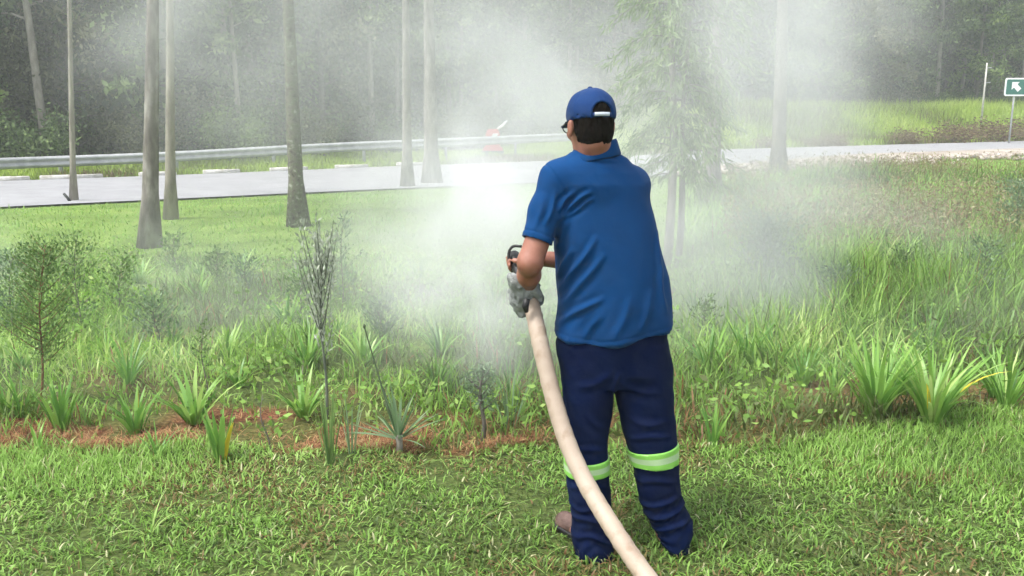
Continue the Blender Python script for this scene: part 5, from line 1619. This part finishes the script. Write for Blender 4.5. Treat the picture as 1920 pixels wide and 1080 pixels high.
# clamp where the hose joins the pipe, with its black strap end
cl = tube([hoseP[0] - axL * 0.035, hoseP[0] - axL * 0.02], 0.0345, 20)
st_ = tube([hoseP[0] - axL * 0.02 + [0.03, -0.01, 0.012], hoseP[0] + np.array([0.042, -0.015, 0.028]), hoseP[0] + np.array([0.05, -0.015, 0.036])], [0.005, 0.010, 0.009], 8)
st2 = tube([W(988, 560, 3.045), W(985, 574, 3.04), W(987, 585, 3.045)], [0.012, 0.013, 0.008], 8)
V, F, T = join_np([cl, st_, st2])
obj("clamp", mesh_np("clamp", V - np.array(hose.location), F, T, True), blackm, hose)
npz = spline(nozP, 6)
V, F, T = tube(npz, np.linspace(0.019, 0.0165, len(npz)), 16)
noz_o = obj("nozzle", mesh_np("nozzle", V - np.array(hose.location), F, T, True), blackm, hose)
lp = spline([W(978, 462, 3.27), W(962, 462, 3.28), W(954, 474, 3.28), W(955, 494, 3.27), W(963, 511, 3.26)], 5)
V, F, T = tube(lp, 0.0055, 8)
obj("handle_loop", mesh_np("handle_loop", V - np.array(hose.location), F, T, True), blackm, noz_o)
e0 = nozP[3]; ed = unit(nozP[3] - nozP[2])
V, F, T = tube([e0 - ed * 0.01, e0 + ed * 0.005, e0 + ed * 0.03, e0 + ed * 0.032, e0 + ed * 0.012], [0.019, 0.023, 0.024, 0.020, 0.018], 20, cap=False)
obj("nozzle_mouth", mesh_np("nozzle_mouth", V - np.array(hose.location), F, T, True), blackm, noz_o)
# ------------------------------------------------------------------ smoke from the fogging hose, and the hazy air
def vol_box(name, lo, hi):
    V = np.array([(x, y, z) for x in (lo[0], hi[0]) for y in (lo[1], hi[1]) for z in (lo[2], hi[2])], float)
    F = np.array([(0, 1, 3, 2), (4, 6, 7, 5), (0, 4, 5, 1), (2, 3, 7, 6), (0, 2, 6, 4), (1, 5, 7, 3)])
    return mesh_np(name, V, F)

def smoke_mat(name, blobs, noise_scale, n_lo, n_hi, dens, detail=4.0, dist=0.6, color=(0.94, 0.955, 0.965), step=1.0, aniso=0.0, offset=(0, 0, 0)):
    """Volume whose density is a sum of soft ellipsoids (centre, radii, weight) broken up by noise."""
    m, n, l = new_mat(name)
    geo = n.new("ShaderNodeNewGeometry")
    total = None
    for c, r, wgt in blobs:
        sub = n.new("ShaderNodeVectorMath"); sub.operation = 'SUBTRACT'; sub.inputs[1].default_value = c
        l.new(geo.outputs["Position"], sub.inputs[0])
        dv = n.new("ShaderNodeVectorMath"); dv.operation = 'DIVIDE'; dv.inputs[1].default_value = r
        l.new(sub.outputs[0], dv.inputs[0])
        ln = n.new("ShaderNodeVectorMath"); ln.operation = 'LENGTH'
        l.new(dv.outputs[0], ln.inputs[0])
        mr = n.new("ShaderNodeMapRange"); mr.interpolation_type = 'SMOOTHSTEP'
        mr.inputs["From Min"].default_value = 1.0; mr.inputs["From Max"].default_value = 0.0
        mr.inputs["To Min"].default_value = 0.0; mr.inputs["To Max"].default_value = wgt
        l.new(ln.outputs["Value"], mr.inputs["Value"])
        if total is None: total = mr.outputs[0]
        else:
            ad = n.new("ShaderNodeMath"); ad.operation = 'ADD'
            l.new(total, ad.inputs[0]); l.new(mr.outputs[0], ad.inputs[1]); total = ad.outputs[0]
    mp = n.new("ShaderNodeMapping"); mp.inputs["Location"].default_value = offset
    l.new(geo.outputs["Position"], mp.inputs[0])
    nz = n.new("ShaderNodeTexNoise"); nz.inputs["Scale"].default_value = noise_scale; nz.inputs["Detail"].default_value = detail; nz.inputs["Distortion"].default_value = dist
    l.new(mp.outputs[0], nz.inputs["Vector"])
    nr = n.new("ShaderNodeMapRange"); nr.inputs["From Min"].default_value = n_lo; nr.inputs["From Max"].default_value = n_hi
    l.new(nz.outputs["Fac"], nr.inputs["Value"])
    mu = n.new("ShaderNodeMath"); mu.operation = 'MULTIPLY'
    l.new(total, mu.inputs[0]); l.new(nr.outputs[0], mu.inputs[1])
    m2 = n.new("ShaderNodeMath"); m2.operation = 'MULTIPLY'; m2.inputs[1].default_value = dens
    l.new(mu.outputs[0], m2.inputs[0])
    v = n.new("ShaderNodeVolumePrincipled")
    v.inputs["Color"].default_value = (*color, 1)
    v.inputs["Anisotropy"].default_value = aniso
    l.new(m2.outputs[0], v.inputs["Density"])
    o = n.new("ShaderNodeOutputMaterial")
    l.new(v.outputs[0], o.inputs["Volume"])
    return m

# dense plume blown from the nozzle
noz = tuple(W(952, 468, 3.45))
plume_blobs = [
    (tuple(W(935, 470, 3.9)), (0.45, 0.75, 0.45), 3.0),
    (tuple(W(890, 430, 4.7)), (0.9, 1.2, 0.8), 2.0),
    (tuple(W(900, 345, 5.8)), (1.4, 1.5, 1.1), 0.4),
    (tuple(W(1010, 300, 6.2)), (1.2, 1.3, 0.9), 0.35),
    (tuple(W(930, 570, 4.2)), (0.6, 0.8, 0.5), 1.4),
    (tuple(W(860, 500, 5.2)), (1.1, 1.2, 0.6), 0.6),
]
me = vol_box("smoke_plume", (-2.4, 3.2, -0.02), (1.9, 7.6, 2.7))
o = obj("smoke_plume", me, smoke_mat("plume_smoke", plume_blobs, 1.4, 0.40, 0.66, 0.95, 3.0, 0.9))
tag(o, "dense white smoke plume blown from the hose nozzle", "smoke", kind="stuff")

# thin smoke drifting over the planting and towards the trees
drift_blobs = [
    ((0.2, 13.0, 1.5), (4.5, 8.5, 4.2), 0.55),
    ((-2.4, 7.2, 0.1), (5.2, 3.4, 1.2), 2.0),
    ((-1.1, 5.7, 0.1), (3.2, 1.6, 0.8), 1.9),
    ((1.6, 5.6, 0.1), (1.6, 1.4, 0.7), 1.2),
    ((-3.6, 11.0, 3.4), (3.6, 4.5, 2.6), 1.3),
    ((-0.6, 8.5, 2.6), (2.2, 3.0, 2.2), 1.5),
    ((1.8, 7.2, 1.7), (1.8, 2.0, 2.8), 4.5),
    ((6.6, 19.0, 3.8), (3.0, 5.0, 3.2), 1.8),
    ((-4.5, 17.0, 2.6), (4.5, 6.0, 4.0), 0.5),
    ((3.0, 7.4, 0.2), (3.0, 3.4, 1.4), 1.6),
    ((0.6, 26.0, 2.5), (5.5, 8.0, 4.5), 0.8),
]
me = vol_box("drifting_smoke", (-13, 4.15, -0.4), (12.5, 31, 9.5))
o = obj("drifting_smoke", me, smoke_mat("drift_smoke", drift_blobs, 0.42, 0.41, 0.66, 0.16, 3.0, 0.8, offset=(3.0, 0, 0)))
tag(o, "thin grey smoke drifting over the planting towards the trees", "smoke", kind="stuff")

# even hazy air round everything
me = vol_box("haze", (-200, -40, -2.0), (220, 300, 48))
m, n, l = new_mat("haze")
v = n.new("ShaderNodeVolumePrincipled"); v.inputs["Color"].default_value = (0.9, 0.94, 0.96, 1); v.inputs["Density"].default_value = 0.0022; v.inputs["Anisotropy"].default_value = 0.1
oo = n.new("ShaderNodeOutputMaterial"); l.new(v.outputs[0], oo.inputs["Volume"])
o = obj("haze", me, m)
tag(o, kind="stuff")
o["label"] = "pale hazy air"; o["category"] = "haze"
